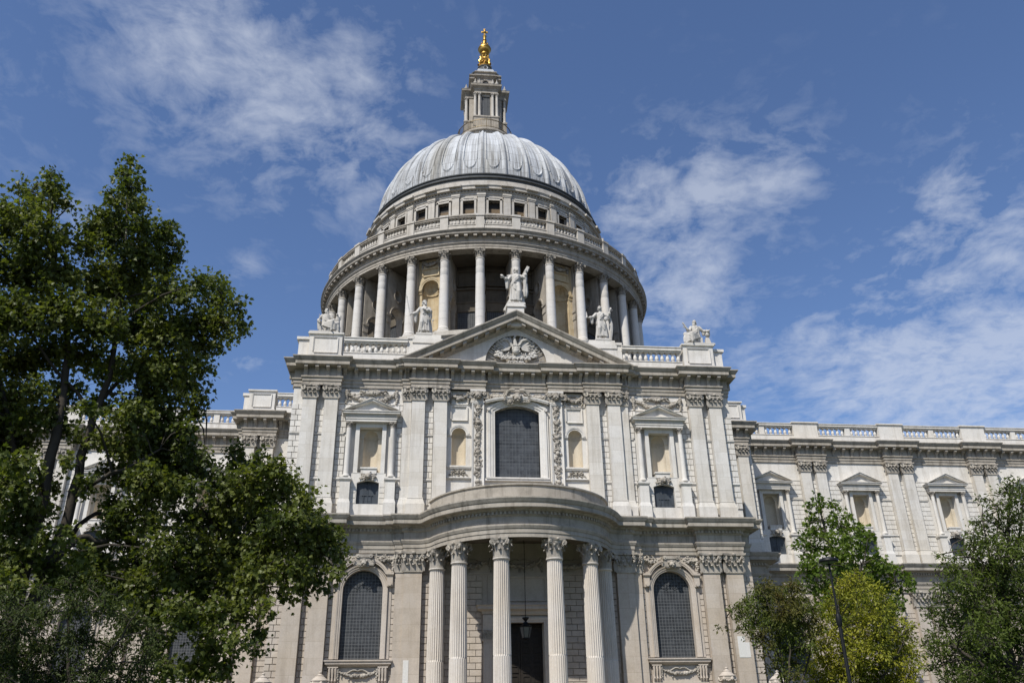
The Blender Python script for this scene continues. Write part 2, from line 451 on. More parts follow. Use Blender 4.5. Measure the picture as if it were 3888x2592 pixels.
    def ico(self, c, r, sq=(1, 1, 1), rot=0.0):
        b = len(self.v)
        cr, sr = cos(rot), sin(rot)
        for x, y, z in ICO_V:
            x, y, z = x * sq[0] * r, y * sq[1] * r, z * sq[2] * r
            self.v.append((c[0] + x * cr - z * sr, c[1] + y, c[2] + x * sr + z * cr))
        self.f += [(b + i, b + j, b + k) for i, j, k in ICO_F]

    def cyl_y(self, cx, cz, r, y0, y1, n=12):
        b = len(self.v)
        for y in (y0, y1):
            for i in range(n): self.v.append((cx + r * cos(2 * pi * i / n), y, cz + r * sin(2 * pi * i / n)))
        for i in range(n):
            j = (i + 1) % n; self.f.append((b + i, b + j, b + n + j, b + n + i))
        self.f.append(tuple(b + i for i in range(n))); self.f.append(tuple(b + n + i for i in reversed(range(n))))

    def add(self, other, mat=None):
        b = len(self.v)
        if mat is None: self.v += other.v
        else: self.v += [tuple(mat @ Vector(p)) for p in other.v]
        self.f += [tuple(b + i for i in f) for f in other.f]

    def mesh(self, name, mat, smooth=None):
        me = bpy.data.meshes.new(name)
        me.from_pydata(self.v, [], self.f)
        me.materials.append(mat)
        if smooth:
            me.polygons.foreach_set('use_smooth', [True] * len(me.polygons))
            me.set_sharp_from_angle(angle=radians(smooth))
        me.update()
        return me


def _ico():
    t = (1 + 5 ** .5) / 2
    v = [Vector(p).normalized() for p in [(-1, t, 0), (1, t, 0), (-1, -t, 0), (1, -t, 0), (0, -1, t), (0, 1, t), (0, -1, -t), (0, 1, -t), (t, 0, -1), (t, 0, 1), (-t, 0, -1), (-t, 0, 1)]]
    f = [(0, 11, 5), (0, 5, 1), (0, 1, 7), (0, 7, 10), (0, 10, 11), (1, 5, 9), (5, 11, 4), (11, 10, 2), (10, 7, 6), (7, 1, 8), (3, 9, 4), (3, 4, 2), (3, 2, 6), (3, 6, 8), (3, 8, 9), (4, 9, 5), (2, 4, 11), (6, 2, 10), (8, 6, 7), (9, 8, 1)]
    cache = {}; nf = []

    def mid(a, b):
        k = (min(a, b), max(a, b))
        if k not in cache: v.append(((v[a] + v[b]) / 2).normalized()); cache[k] = len(v) - 1
        return cache[k]
    for a, b, c in f:
        x, y, z = mid(a, b), mid(b, c), mid(c, a)
        nf += [(a, x, z), (b, y, x), (c, z, y), (x, y, z)]
    return [tuple(p) for p in v], nf


ICO_V, ICO_F = _ico()


BASES = {}
# ------------------------------------------------------------------ scene graph helpers
def thing(name, label, cat, loc=(0, 0, 0), group=None, rz=0.0):
    o = bpy.data.objects.new(name, None); COL.objects.link(o)
    o.location = loc; o.rotation_euler = (0, 0, rz)
    o['label'] = label; o['category'] = cat
    if group: o['group'] = group
    return o


def link(name, me, parent=None, local=False):
    """link a mesh; world-space meshes keep their place under the parent"""
    o = bpy.data.objects.new(name, me); COL.objects.link(o)
    if parent is not None:
        o.parent = parent
        if not local:
            b = BASES.get(parent.name)
            if b is not None: o.matrix_parent_inverse = Matrix.Translation(-Vector(b))
    return o


def part(name, mb, mat, parent=None, smooth=None, local=False, label=None):
    o = link(name, mb.mesh(name, mat, smooth), parent if parent is not None else CATH, local)
    if label: o['label'] = label
    return o


def inst(root, loc, rz=0.0, sx=1.0):
    """copy a part with its sub-parts"""
    c = root.copy(); COL.objects.link(c)
    c.parent = root.parent; c.matrix_parent_inverse = root.matrix_parent_inverse.copy()
    c.location = loc; c.rotation_euler = (0, 0, rz); c.scale = (sx, 1, 1)
    for ch in root.children:
        d = ch.copy(); COL.objects.link(d); d.parent = c
    return c


def arch(cx, h, z0, zs, rise=None, n=16):
    """counter-clockwise outline of an arched opening"""
    rise = h if rise is None else rise
    p = [(cx - h, z0), (cx + h, z0)]
    if rise >= h * 0.999:
        p += [(cx + h * cos(a), zs + rise * sin(a)) for a in [pi * i / n for i in range(n + 1)]]
    else:                                       # segmental
        R = (h * h + rise * rise) / (2 * rise); t = math.asin(h / R)
        p += [(cx + R * sin(a), zs + rise - R + R * cos(a)) for a in [t - 2 * t * i / n for i in range(n + 1)]]
    return p


def rect(x0, x1, z0, z1): return [(x0, z0), (x1, z0), (x1, z1), (x0, z1)]


def rustic(mb, x0, x1, z0, z1, y, course, proud=0.035, gap=0.030, bw=1.0, holes=(), seed=0, phase=0):
    """rusticated ashlar: separate blocks with open joints in front of the backing wall"""
    n = max(1, round((z1 - z0) / course)); ch = (z1 - z0) / n
    for i in range(n):
        a, b = z0 + i * ch + gap / 2, z0 + (i + 1) * ch - gap / 2
        spans = [(x0, x1)]
        for hx0, hx1, hz0, hz1 in holes:
            if b > hz0 and a < hz1:
                ns = []
                for s0, s1 in spans:
                    if hx0 > s0: ns.append((s0, min(s1, hx0)))
                    if hx1 < s1: ns.append((max(s0, hx1), s1))
                spans = [s for s in ns if s[1] - s[0] > 0.05]
        for s0, s1 in spans:
            L = s1 - s0
            if L < bw * 1.15:
                cut = [s0 + L * (0.42 if (i + phase) % 2 else 0.62)] if L > 0.45 else []
            else:
                k = max(1, round(L / bw)); w = L / k
                cut = [s0 + w * (j + (0.5 if (i + phase) % 2 else 1.0)) for j in range(k)]
                cut = [c for c in cut if s0 + 0.12 < c < s1 - 0.12]
            xs = [s0] + cut + [s1]
            for j in range(len(xs) - 1):
                l = xs[j] + (gap * .35 if j else 0); r = xs[j + 1] - (gap * .35 if j < len(xs) - 2 else 0)
                mb.block(l, r, y - proud, y + 0.04, a, b)


def leafshape(mb, M4, w, h, out, curl=1.0):
    """one carved acanthus leaf standing on local z, bending outward along local -y"""
    rows = [(0, .02, .80), (.40, .05, 1.0), (.70, .10, .92), (.90, .22, .75), (1.0, .52, .55), (.96, .85, .42), (.80, 1.0, .22)]
    b = len(mb.v)
    for tz, to, tw in rows:
        for s in (-1, -.5, 0, .5, 1):
            y = -out * to - (0.10 * w if s == 0 else (0.02 * w if abs(s) == .5 else 0.0))
            mb.v.append(tuple(M4 @ Vector((s * w * tw * .5, y, h * tz))))
    for i in range(len(rows) - 1):
        for k in range(4):
            q = b + i * 5 + k
            mb.f.append((q, q + 1, q + 6, q + 5))
    # closing back sheet under the curled tip, so that the tip has a thickness
    b2 = len(mb.v)
    for tz, to, tw in rows[3:]:
        for s in (-1, 1):
            mb.v.append(tuple(M4 @ Vector((s * w * tw * .46, -out * to * 0.85 + 0.04, h * tz - 0.05 * h))))
    for i in range(len(rows) - 4):
        q = b2 + i * 2; mb.f.append((q, q + 2, q + 3, q + 1))


def volute(mb, M4, r, depth):
    """scroll facing local -y"""
    t = MB()
    n = 26; pts = []
    for i in range(n):
        a = -pi / 2 + 2 * pi * 1.6 * i / n
        q = r * (1 - 0.62 * i / n)
        pts.append((q * cos(a), 0, q * sin(a)))
    t.tube(pts, [r * 0.20 * (1 - 0.4 * i / n) for i in range(n)], 5)
    t.cyl_y(0, 0, r * 0.92, -depth * 0.25, depth, 12)
    t.ico((0, -depth * 0.30, 0), r * 0.28)
    mb.add(t, M4)


def capital_pilaster(w, h, z, comp=True, depth=0.5):
    """capital of a pilaster of half width w; front plane at y=0"""
    mb = MB()
    mb.box(-w - .05, w + .05, -.06, depth, z, z + .07)                       # astragal
    mb.frustum(-w, w, -.01, depth, z + .07, -w * 1.10, w * 1.10, -.10, depth, z + h * .88)
    T = Matrix.Translation
    for x in (-.66, 0, .66): leafshape(mb, T((x * w, -.02, z + .07)), w * .72, h * .36, .20 * h)
    for x in (-1.0, -.34, .34, 1.0): leafshape(mb, T((x * w, -.03, z + .07)), w * .66, h * .58, .24 * h)
    for sx in (-1, 1):
        R = Matrix.Rotation(sx * pi / 2, 4, 'Z')
        for y, hh, o in ((.12, .36, .18), (.34, .58, .22)):
            leafshape(mb, T((sx * w, y, z + .07)) @ R, w * .5, h * hh, o * h)
    if comp:
        for x in (-1, 1): volute(mb, T((x * w * 1.02, -.16 * h, z + h * .74)) @ Matrix.Rotation(x * 0.25, 4, 'Z'), h * .19, .16)
        for i in range(7): mb.ico(((i - 3) * w * .22, -.12 * h, z + h * .72), h * .07, (1, 1, 1.25))
        mb.box(-w * .95, w * .95, -.10 * h, depth, z + h * .78, z + h * .86)
    else:
        for x in (-1, 1):
            volute(mb, T((x * w * 1.08, -.18 * h, z + h * .78)) @ Matrix.Rotation(x * 0.4, 4, 'Z'), h * .13, .12)
            volute(mb, T((x * w * .28, -.12 * h, z + h * .78)), h * .085, .08)
            mb.tube([(x * w * .55, -.06, z + h * .42), (x * w * .66, -.12 * h, z + h * .60), (x * w * .95, -.17 * h, z + h * .84)], [.03 * h, .05 * h, .05 * h], 6)
    # abacus with concave front
    n = 8; b = len(mb.v)
    for zz in (z + h * .89, z + h * .96, z + h):
        k = 1.0 if zz < z + h * .95 else 1.06
        for i in range(n + 1):
            s = -1 + 2 * i / n
            mb.v.append((s * w * 1.28 * k, -(.14 + .16 * s * s) * h * k, zz))
        mb.v.append((w * 1.28 * k, depth, zz)); mb.v.append((-w * 1.28 * k, depth, zz))
    m = n + 3
    for l in range(2):
        for i in range(m):
            j = (i + 1) % m; mb.f.append((b + l * m + i, b + l * m + j, b + (l + 1) * m + j, b + (l + 1) * m + i))
    mb.f.append(tuple(b + i for i in reversed(range(m)))); mb.f.append(tuple(b + 2 * m + i for i in range(m)))
    mb.ico((0, -.20 * h, z + h * .94), h * .09, (1.2, .8, 1))
    return mb


def capital_round(r, h, z):
    mb = MB()
    mb.lathe([(r, z), (r * 1.10, z + .02 * h), (r * 1.10, z + .07 * h), (r, z + .09 * h), (r * 1.02, z + .5 * h), (r * 1.18, z + .80 * h), (r * 1.32, z + .88 * h)], 20)
    for row, (hh, o, off, ww) in enumerate(((.36, .20, 0, .72), (.62, .26, .5, .70))):
        for k in range(8):
            a = 2 * pi * (k + off) / 8
            M4 = Matrix.Rotation(a, 4, 'Z') @ Matrix.Translation((0, -r * 1.0, z + .08 * h))
            leafshape(mb, M4, r * ww, h * hh, o * h)
    for k in range(4):
        a = pi / 4 + k * pi / 2
        R = Matrix.Rotation(a, 4, 'Z')
        for s in (-1, 1):
            volute(mb, R @ Matrix.Translation((s * .06, -r * 1.52, z + h * .78)) @ Matrix.Rotation(s * pi / 2.6, 4, 'Z'), h * .125, .06)
            mb.tube([tuple(R @ Vector((s * r * .30, -r * 1.02, z + .42 * h))), tuple(R @ Vector((s * r * .26, -r * 1.22, z + .66 * h))), tuple(R @ Vector((s * .05, -r * 1.56, z + .87 * h)))], [.03 * h, .05 * h, .05 * h], 6)
        R2 = Matrix.Rotation(k * pi / 2, 4, 'Z')
        for s in (-1, 1): volute(mb, R2 @ Matrix.Translation((s * r * .22, -r * 1.16, z + h * .78)), h * .075, .06)
        mb.ico(tuple(R2 @ Vector((0, -r * 1.30, z + h * .94))), h * .085)
    # concave abacus
    b = len(mb.v); n = 6; ring = []
    for k in range(4):
        a0 = pi / 4 + k * pi / 2
        p0 = Vector((sin(a0), -cos(a0))) * r * 1.78; p1 = Vector((sin(a0 + pi / 2), -cos(a0 + pi / 2))) * r * 1.78
        for i in range(n + 1):
            t = .04 + .92 * i / n
            q = p0.lerp(p1, t); q *= 1 - .14 * sin(pi * t)
            ring.append(q)
    m = len(ring)
    for zz, k in ((z + h * .89, .96), (z + h * .95, 1.0), (z + h, 1.03)):
        for q in ring: mb.v.append((q.x * k, q.y * k, zz))
    for l in range(2):
        for i in range(m):
            j = (i + 1) % m; mb.f.append((b + l * m + i, b + l * m + j, b + (l + 1) * m + j, b + (l + 1) * m + i))
    mb.f.append(tuple(b + i for i in reversed(range(m)))); mb.f.append(tuple(b + 2 * m + i for i in range(m)))
    return mb


def festoon(mb, xa, xb, zt, sag, y, r=.14, seed=1, drops=True, n=None):
    """carved swag of fruit and leaves with hanging drops and ribbons"""
    g = random.Random(seed); n = n or max(8, int(abs(xb - xa) / .13))
    for i in range(n + 1):
        t = i / n; x = xa + (xb - xa) * t; z = zt - sag * 4 * t * (1 - t)
        rr = r * (.55 + .6 * sin(pi * t))
        for _ in range(2):
            mb.ico((x + g.uniform(-.06, .06), y - rr * .5 - g.uniform(0, .06), z + g.uniform(-.5, .5) * rr), rr * g.uniform(.45, .8), (g.uniform(.8, 1.3), 1, g.uniform(.8, 1.3)), g.uniform(0, 3))
        if i % 2 == 0:
            a = g.uniform(-.8, .8)
            leafshape(mb, Matrix.Translation((x, y, z - rr * .5)) @ Matrix.Rotation(a + pi * (g.random() < .5), 4, 'Y'), r * 1.1, r * 1.8, r * .8)
    if drops:
        for x in (xa, xb):
            for k in range(6):
                mb.ico((x + g.uniform(-.05, .05), y - .06, zt - k * r * .85), r * (.75 - .06 * k), (1, 1, 1.1))
            mb.ico((x, y - .08, zt + r * .6), r * .7)
    for s in (-1, 1):       # fluttering ribbon
        xm = (xa + xb) / 2
        pts = [(xm + s * (abs(xb - xa) * .48) * t, y - .05, zt + .10 * sin(7 * t) - .1 * t) for t in [k / 8 for k in range(9)]]
        mb.tube(pts, [.03 + .03 * abs(sin(k * 1.3)) for k in range(9)], 5)


def carved(mb, x0, x1, z0, z1, y, r, seed=2, dens=1.0):
    """dense carved foliage filling a rectangle"""
    g = random.Random(seed); n = int((x1 - x0) * (z1 - z0) / (r * r) * .8 * dens)
    for _ in range(n):
        x, z = g.uniform(x0 + r * .5, x1 - r * .5), g.uniform(z0 + r * .5, z1 - r * .5)
        if g.random() < .45:
            leafshape(mb, Matrix.Translation((x, y, z)) @ Matrix.Rotation(g.uniform(0, 2 * pi), 4, 'Y'), r * 1.1, r * 1.8, r * .9)
        else:
            mb.ico((x, y - r * .25, z), r * g.uniform(.4, .75), (g.uniform(.7, 1.4), .9, g.uniform(.7, 1.4)), g.uniform(0, 3))


def cherub(mb, x, y, z, s):
    """small winged head"""
    mb.ico((x, y - .16 * s, z), .30 * s, (.85, .8, 1.05))
    mb.ico((x, y - .36 * s, z - .05 * s), .07 * s)                              # nose
    for q in (-1, 1):
        mb.ico((x + q * .13 * s, y - .34 * s, z - .10 * s), .10 * s)                  # cheeks
        mb.ico((x + q * .22 * s, y - .14 * s, z + .16 * s), .14 * s)                  # curls
        for k in range(4): leafshape(mb, Matrix.Translation((x + q * (.25 + .05 * k) * s, y, z - .16 * s + .02 * k)) @ Matrix.Rotation(q * (1.0 + .22 * k), 4, 'Y'), .22 * s, (.75 - .06 * k) * s, .2 * s)
    mb.ico((x, y - .18 * s, z + .26 * s), .16 * s, (1.4, .9, .8))
    mb.ico((x, y - .30 * s, z - .22 * s), .09 * s, (1.2, .8, .7))                # chin


def baluster(z0, z1, r=.16, y=0.0):
    h = z1 - z0
    mb = MB()
    mb.box(-r, r, y - r, y + r, z0, z0 + .10 * h)
    mb.lathe([(r * .85, z0 + .10 * h), (r * .55, z0 + .17 * h), (r * .85, z0 + .24 * h), (r * 1.0, z0 + .36 * h), (r * .80, z0 + .52 * h), (r * .48, z0 + .74 * h), (r * .48, z0 + .80 * h), (r * .78, z0 + .84 * h), (r * .5, z0 + .88 * h), (r * .85, z0 + .91 * h)], 10, (0, y))
    mb.box(-r, r, y - r, y + r, z0 + .91 * h, z1)
    return mb


# ------------------------------------------------------------------ ground
GZ = -1.7
g = MB(); g.quad((-900, -900, GZ), (900, -900, GZ), (900, 900, GZ), (-900, 900, GZ))
o = link("ground", g.mesh("ground", M['paving'])); o['kind'] = 'structure'; o['label'] = 'grey paved ground around the cathedral'
g = MB(); g.quad((-60, -52, GZ + .004), (-11, -52, GZ + .004), (-11, -14, GZ + .004), (-60, -14, GZ + .004)); g.quad((3, -52, GZ + .004), (60, -52, GZ + .004), (60, -10, GZ + .004), (3, -10, GZ + .004))
o = link("lawn", g.mesh("lawn", M['grass'])); o['kind'] = 'structure'; o['label'] = 'lawn under the churchyard trees'

# ------------------------------------------------------------------ the cathedral
CATH = thing("cathedral", "pale stone baroque cathedral with a grey ribbed dome and a pedimented, columned front", "cathedral", (0, 36.23, GZ))
BASES["cathedral"] = (0, 36.23, GZ)
LY = 36.23
NICHE_X = 4.70; AED = 11.62; LWX = 11.52


def mirror(path): return path + [(-x, y) for x, y in reversed(path)]


# ---- prototypes that repeat over the transept and the two wings ------------
def upper_pilaster(hw, name="pilaster"):
    s = MB()
    s.frustum(-hw, hw, 0, .6, 16.95, -hw * .965, hw * .965, .02, .6, 24.86)
    s.frustum(-hw * 1.30, hw * 1.30, -.16, .6, 16.42, -hw * 1.02, hw * 1.02, -.01, .6, 16.95)
    s.box(-hw * 1.12, hw * 1.12, -.06, .6, 16.86, 16.93)
    s.box(-hw * 1.34, hw * 1.34, -.19, .6, 15.40, 16.42)
    r = part(name, s, M['white_ashlar'])
    part("capital", capital_pilaster(hw, 1.12, 24.86), M['carved'], r, 40, True)
    return r


def lower_pilaster(hw):
    s = MB()
    s.frustum(-hw, hw, 0, .6, .2, -hw * .97, hw * .97, .02, .6, 11.37)
    s.frustum(-hw * 1.25, hw * 1.25, -.15, .6, -.5, -hw, hw, 0, .6, .25)
    s.box(-hw * 1.3, hw * 1.3, -.2, .6, GZ, -.5)
    r = part("pilaster", s, M['warm_ashlar'])
    part("capital", capital_pilaster(hw, 1.44, 11.37, False), M['carved'], r, 40, True)
    return r


def aedicule():
    """pedimented tabernacle with two columns, a niche and pedestals, about x=0, wall face y=.5"""
    root = MB()
    # pedestals, shelf and aprons (the body)
    for s in (-1, 1):
        c = s * 1.70
        root.box(c - .37, c + .37, -.12, .6, 16.75, 18.10)
        root.frustum(c - .46, c + .46, -.20, .6, 16.45, c - .37, c + .37, -.12, .6, 16.75)
        root.box(c - .46, c + .46, -.20, .6, 15.4, 16.45)
        root.frustum(c - .37, c + .37, -.12, .6, 18.10, c - .48, c + .48, -.24, .6, 18.24)
        root.box(c - .48, c + .48, -.24, .6, 18.24, 18.36)
        root.box(c - .36, c + .36, -.10, .6, 18.36, 18.50)
    root.plate(rect(-1.33, 1.33, 15.4, 18.85), [arch(0, .84, 16.45, 18.10, .20)], .30, 1.0)
    for s in (-1, 1):                                       # rusticated joints beside the small window
        for k in range(4): root.box(s * .9 if s > 0 else -1.28, 1.28 if s > 0 else -.9, .27, .31, 16.5 + k * .42, 16.85 + k * .42)
    # eared frame round the recess, niche wall
    root.plate(rect(-1.20, 1.20, 18.85, 23.0), [rect(-.88, .88, 18.9, 22.60)], .28, .95)
    root.box(-.65, .65, .15, 1.0, 19.18, 19.30); root.box(-.60, .60, .22, 1.0, 18.82, 19.18)
    r = part("aedicule", root, M['white'])
    n = MB()
    n.plate(rect(-.88, .88, 18.86, 22.64), [arch(0, .56, 19.30, 21.93)], .92, 1.1)
    n.box(-.88, -.56, .86, .94, 21.83, 21.93); n.box(.56, .88, .86, .94, 21.83, 21.93)
    n.lathe([(.56, 19.30), (.56, 21.93)] + [(.56 * cos(a), 21.93 + .56 * sin(a)) for a in [pi / 16 * i for i in range(1, 9)]], 18, (0, .94), pi / 2, 3 * pi / 2)
    n.lathe([(.52, 21.83), (.50, 21.88), (.56, 21.93)], 18, (0, .94), pi / 2, 3 * pi / 2)
    n.lathe([(0.0, 19.31), (.56, 19.31)], 18, (0, .94), pi / 2, 3 * pi / 2)
    part("niche", n, M['niche'], r, 35, True)
    for s in (-1, 1):
        c = MB()
        c.lathe([(.30, 18.50), (.30, 18.58), (.24, 18.66), (.205, 18.75), (.205, 19.8), (.175, 22.46)], 16, (s * 1.70, .10))
        co = part("column", c, M['white'], r, 40, True)
        k = capital_round(.175, .48, 22.46)
        k2 = MB(); k2.add(k, Matrix.Translation((s * 1.70, .10, 0)))
        part("capital", k2, M['carved'], r, 40, True)
    p = MB()
    path = [(-1.95, .6), (-1.95, -.12), (1.95, -.12), (1.95, .6)]
    p.molding([(0, 22.94), (0, 23.12), (.05, 23.14), (.05, 23.28), (.10, 23.32), (.02, 23.34), (.02, 23.42), (.20, 23.52), (.26, 23.54), (.26, 23.64), (.33, 23.70), (.33, 23.75), (-.4, 23.76)], path)
    p.quad((-1.95, -.12, 22.94), (-1.95, .6, 22.94), (1.95, .6, 22.94), (1.95, -.12, 22.94))
    p.plate([(-1.95, 23.7), (1.95, 23.7), (0, 24.60)], [], -.05, .6)
    sec = [(.0, -.34), (-.16, -.27), (-.36, -.22), (-.38, -.10), (-.46, -.04), (-.46, 0), (.6, 0)]
    for s in (-1, 1):
        b = len(p.v)
        for x, zt in ((2.32 * s, 23.74), (0, 24.82)):
            for y, dz in sec: p.v.append((x, y, max(zt + dz, 23.72)))
        k = len(sec)
        for i in range(k - 1): p.f.append((b + i, b + k + i, b + k + i + 1, b + i + 1))
        p.f.append(tuple(b + i for i in range(k)))
    part("pediment", p, M['white'], r, None, True)
    w = MB(); w.plate(arch(0, .86, 16.40, 18.10, .21), [], .62, .9)
    w.box(-.03, .03, .58, .63, 16.45, 18.3); w.box(-.42, .42, .57, .62, 17.16, 17.20)
    w.box(-.30, -.26, .57, .62, 16.45, 17.16); w.box(.26, .30, .57, .62, 16.45, 17.16)
    part("window", w, M['glass_small'], r, None, True)
    c = MB(); carved(c, -.50, .50, 18.22, 18.82, .26, .17, 5, 2.2); c.ico((0, .1, 18.62), .24); c.ico((0, -.08, 18.5), .10)
    for s in (-1, 1): volute(c, Matrix.Translation((s * .36, .16, 18.62)), .15, .1)
    part("keystone", c, M['carved'], r, 40, True)
    return r


def lower_window():
    """tall round-headed window with archivolt, keystone, sill, brackets and carved panel"""
    fr = MB()
    op = arch(0, 1.44, 5.45, 10.15, None, 24)
    path = list(reversed(op[1:] + [op[0]]))
    fr.band(path, .36, .36, .95, [(0, .95), (0, .40), (.10, .38), (.12, .34), (.24, .32), (.26, .28), (.36, .26), (.36, .6)])
    fr.plate(rect(-2.08, -1.78, 5.45, 10.4), [], .42, .7); fr.plate(rect(1.78, 2.08, 5.45, 10.4), [], .42, .7)
    for s in (-1, 1):                                       # console that carries the archivolt
        x0, x1 = (1.72, 2.14) if s > 0 else (-2.14, -1.72)
        fr.box(x0, x1, .18, .6, 10.38, 11.10); fr.box(x0 - .06, x1 + .06, .05, .6, 11.22, 11.36); fr.frustum(x0, x1, .18, .6, 11.08, x0 - .06, x1 + .06, .05, .6, 11.22)
        fr.cyl_y(s * 1.93, 10.55, .14, .08, .2)
    outer = [(1.80 * sin(a), 10.42 + 1.80 * cos(a)) for a in [radians(-62 + 124 * i / 20) for i in range(21)]]
    fr.band([(-1.95, 11.20)] + outer + [(1.95, 11.20)], .26, .20, .6)
    # face between the ring of the opening and the archivolt
    fr.plate([(-2.0, 10.2), (-1.84, 10.2)] + [(1.84 * sin(a), 10.15 + 1.84 * cos(a)) for a in [radians(-88 + 176 * i / 24) for i in range(25)]] + [(1.84, 10.2), (2.0, 10.2), (2.0, 11.25), (1.6, 11.38), (0, 12.28), (-1.6, 11.38), (-2.0, 11.25)], [], .40, .6)
    r = part("window", fr, M['warm'], None, 40)
    gl = MB(); gl.plate(arch(0, 1.46, 5.40, 10.15, None, 24), [], .88, 1.2)
    for k in (-.72, 0, .72): gl.box(k - .02, k + .02, .868, .89, 5.45, 10.15)
    for k in range(1, 6): gl.box(-1.42, 1.42, .87, .89, 5.45 + k * .94 - .02, 5.45 + k * .94 + .02)
    for rr in (.45, .95): gl.tube([(rr * cos(pi * i / 16), .86, 10.15 + rr * sin(pi * i / 16)) for i in range(17)], .022, 4)
    for k in range(1, 9): gl.tube([(.25 * cos(pi * k / 9), .86, 10.15 + .25 * sin(pi * k / 9)), (1.42 * cos(pi * k / 9), .86, 10.15 + 1.42 * sin(pi * k / 9))], .018, 4)
    part("pane", gl, M['glass'], r, None, True)
    sl = MB()
    path = [(-2.12, .6), (-2.12, .22), (2.12, .22), (2.12, .6)]
    sl.molding([(-.1, 4.92), (0, 4.95), (.08, 5.05), (.16, 5.10), (.16, 5.20), (.24, 5.28), (.24, 5.36), (-.4, 5.42)], path)
    sl.plate(rect(-2.05, 2.05, 3.72, 4.95), [], .40, .6)
    sl.box(-2.08, 2.08, .30, .6, 3.60, 3.74)
    for s in (-1, 1):
        c = s * 1.72
        for k in (-1, 0, 1):
            sl.tube([(c + k * .21, .24, 4.86), (c + k * .21, .20, 4.60), (c + k * .21, .30, 4.25), (c + k * .21, .26, 4.02), (c + k * .21, .32, 3.88)], [.10, .085, .06, .085, .05], 8)
        sl.box(c - .36, c + .36, .14, .5, 4.86, 4.94)
    part("sill", sl, M['warm'], r, 40, True)
    ks = MB()
    ks.frustum(-.38, .38, .02, .6, 11.75, -.56, .56, -.05, .6, 12.42); ks.box(-.60, .60, -.10, .5, 12.40, 12.62)
    for s in (-1, 1): volute(ks, Matrix.Translation((s * .46, -.08, 12.50)), .16, .2)
    cherub(ks, 0, -.02, 12.0, .8)
    part("keystone", ks, M['carved'], r, 40, True)
    fs = MB()
    festoon(fs, -1.35, 1.35, 4.66, .36, .36, .13, 9)
    part("festoon", fs, M['carved'], r, 40, True)
    for s in (-1, 1):
        fs = MB()
        festoon(fs, s * .75, s * 2.05, 12.45, .22, .40, .15, 11 + s, False)
        for k in range(7): fs.ico((s * 2.12 + .05 * sin(k * 2), .34, 12.35 - k * .15), .14 - .008 * k)
        carved(fs, .7 if s > 0 else -2.1, 2.1 if s > 0 else -.7, 12.0, 12.72, .45, .12, 21 + s, .8)
        part("festoon", fs, M['carved'], r, 40, True)
    return r


PU = upper_pilaster(.54); PUN = None
PL = lower_pilaster(.665)
AE = aedicule()
LW = lower_window()

used = {'PU': False, 'PL': False, 'AE': False, 'LW': False}


def put(key, root, x, y):
    if not used[key]:
        used[key] = True; root.location = (x, y, 0); return root
    return inst(root, (x, y, 0))


# transept front: y = 0 is the face of the pilasters
for x in (-16.57, -14.88, -7.98, -6.21, 6.21, 7.98, 14.88, 16.57): put('PU', PU, x, 0)
for x in (-16.42, -14.60, -7.93, 7.93, 14.60, 16.42): put('PL', PL, x, 0)
for x in (-AED, AED): put('AE', AE, x, 0)
for x in (-LWX, LWX): put('LW', LW, x, 0)
BLK_Y, BLK_X, WING_Y = 12.6, 24.6, 17.4
for s in (-1, 1):
    for x in (21.85, 23.55): put('PU', PU, s * x, BLK_Y)
    for x in (21.7, 23.6): put('PL', PL, s * x, BLK_Y)
WPAIR = [32.85, 42.4, 51.85, 61.4]; WBAY = [28.0, 37.65, 47.1, 56.6]
for s in (-1, 1):
    for x in WPAIR:
        for d in (-.83, .83):
            put('PU', PU, s * (x + d), WING_Y)
            put('PL', PL, s * (x + d), WING_Y)
    for x in WBAY:
        put('AE', AE, s * x, WING_Y); put('LW', LW, s * x, WING_Y)

# half pilasters returning behind the inner pairs
for s in (-1, 1):
    h = MB(); c = s * 8.86
    h.frustum(c - .34, c + .34, .24, .6, 16.95, c - .33, c + .33, .26, .6, 24.86)
    h.frustum(c - .46, c + .46, .10, .6, 16.42, c - .35, c + .35, .23, .6, 16.95); h.box(c - .48, c + .48, .07, .6, 15.4, 16.42)
    r = part("pilaster", h, M['white_ashlar'])
    k = MB(); k.add(capital_pilaster(.34, 1.12, 24.86), Matrix.Translation((c, .24, 0))); part("capital", k, M['carved'], r, 40, True)
    h = MB(); c = s * 8.88
    h.box(c - .34, c + .34, .24, .6, GZ, 11.37)
    r = part("pilaster", h, M['warm_ashlar'])
    k = MB(); k.add(capital_pilaster(.34, 1.44, 11.37, False), Matrix.Translation((c, .24, 0))); part("capital", k, M['carved'], r, 40, True)

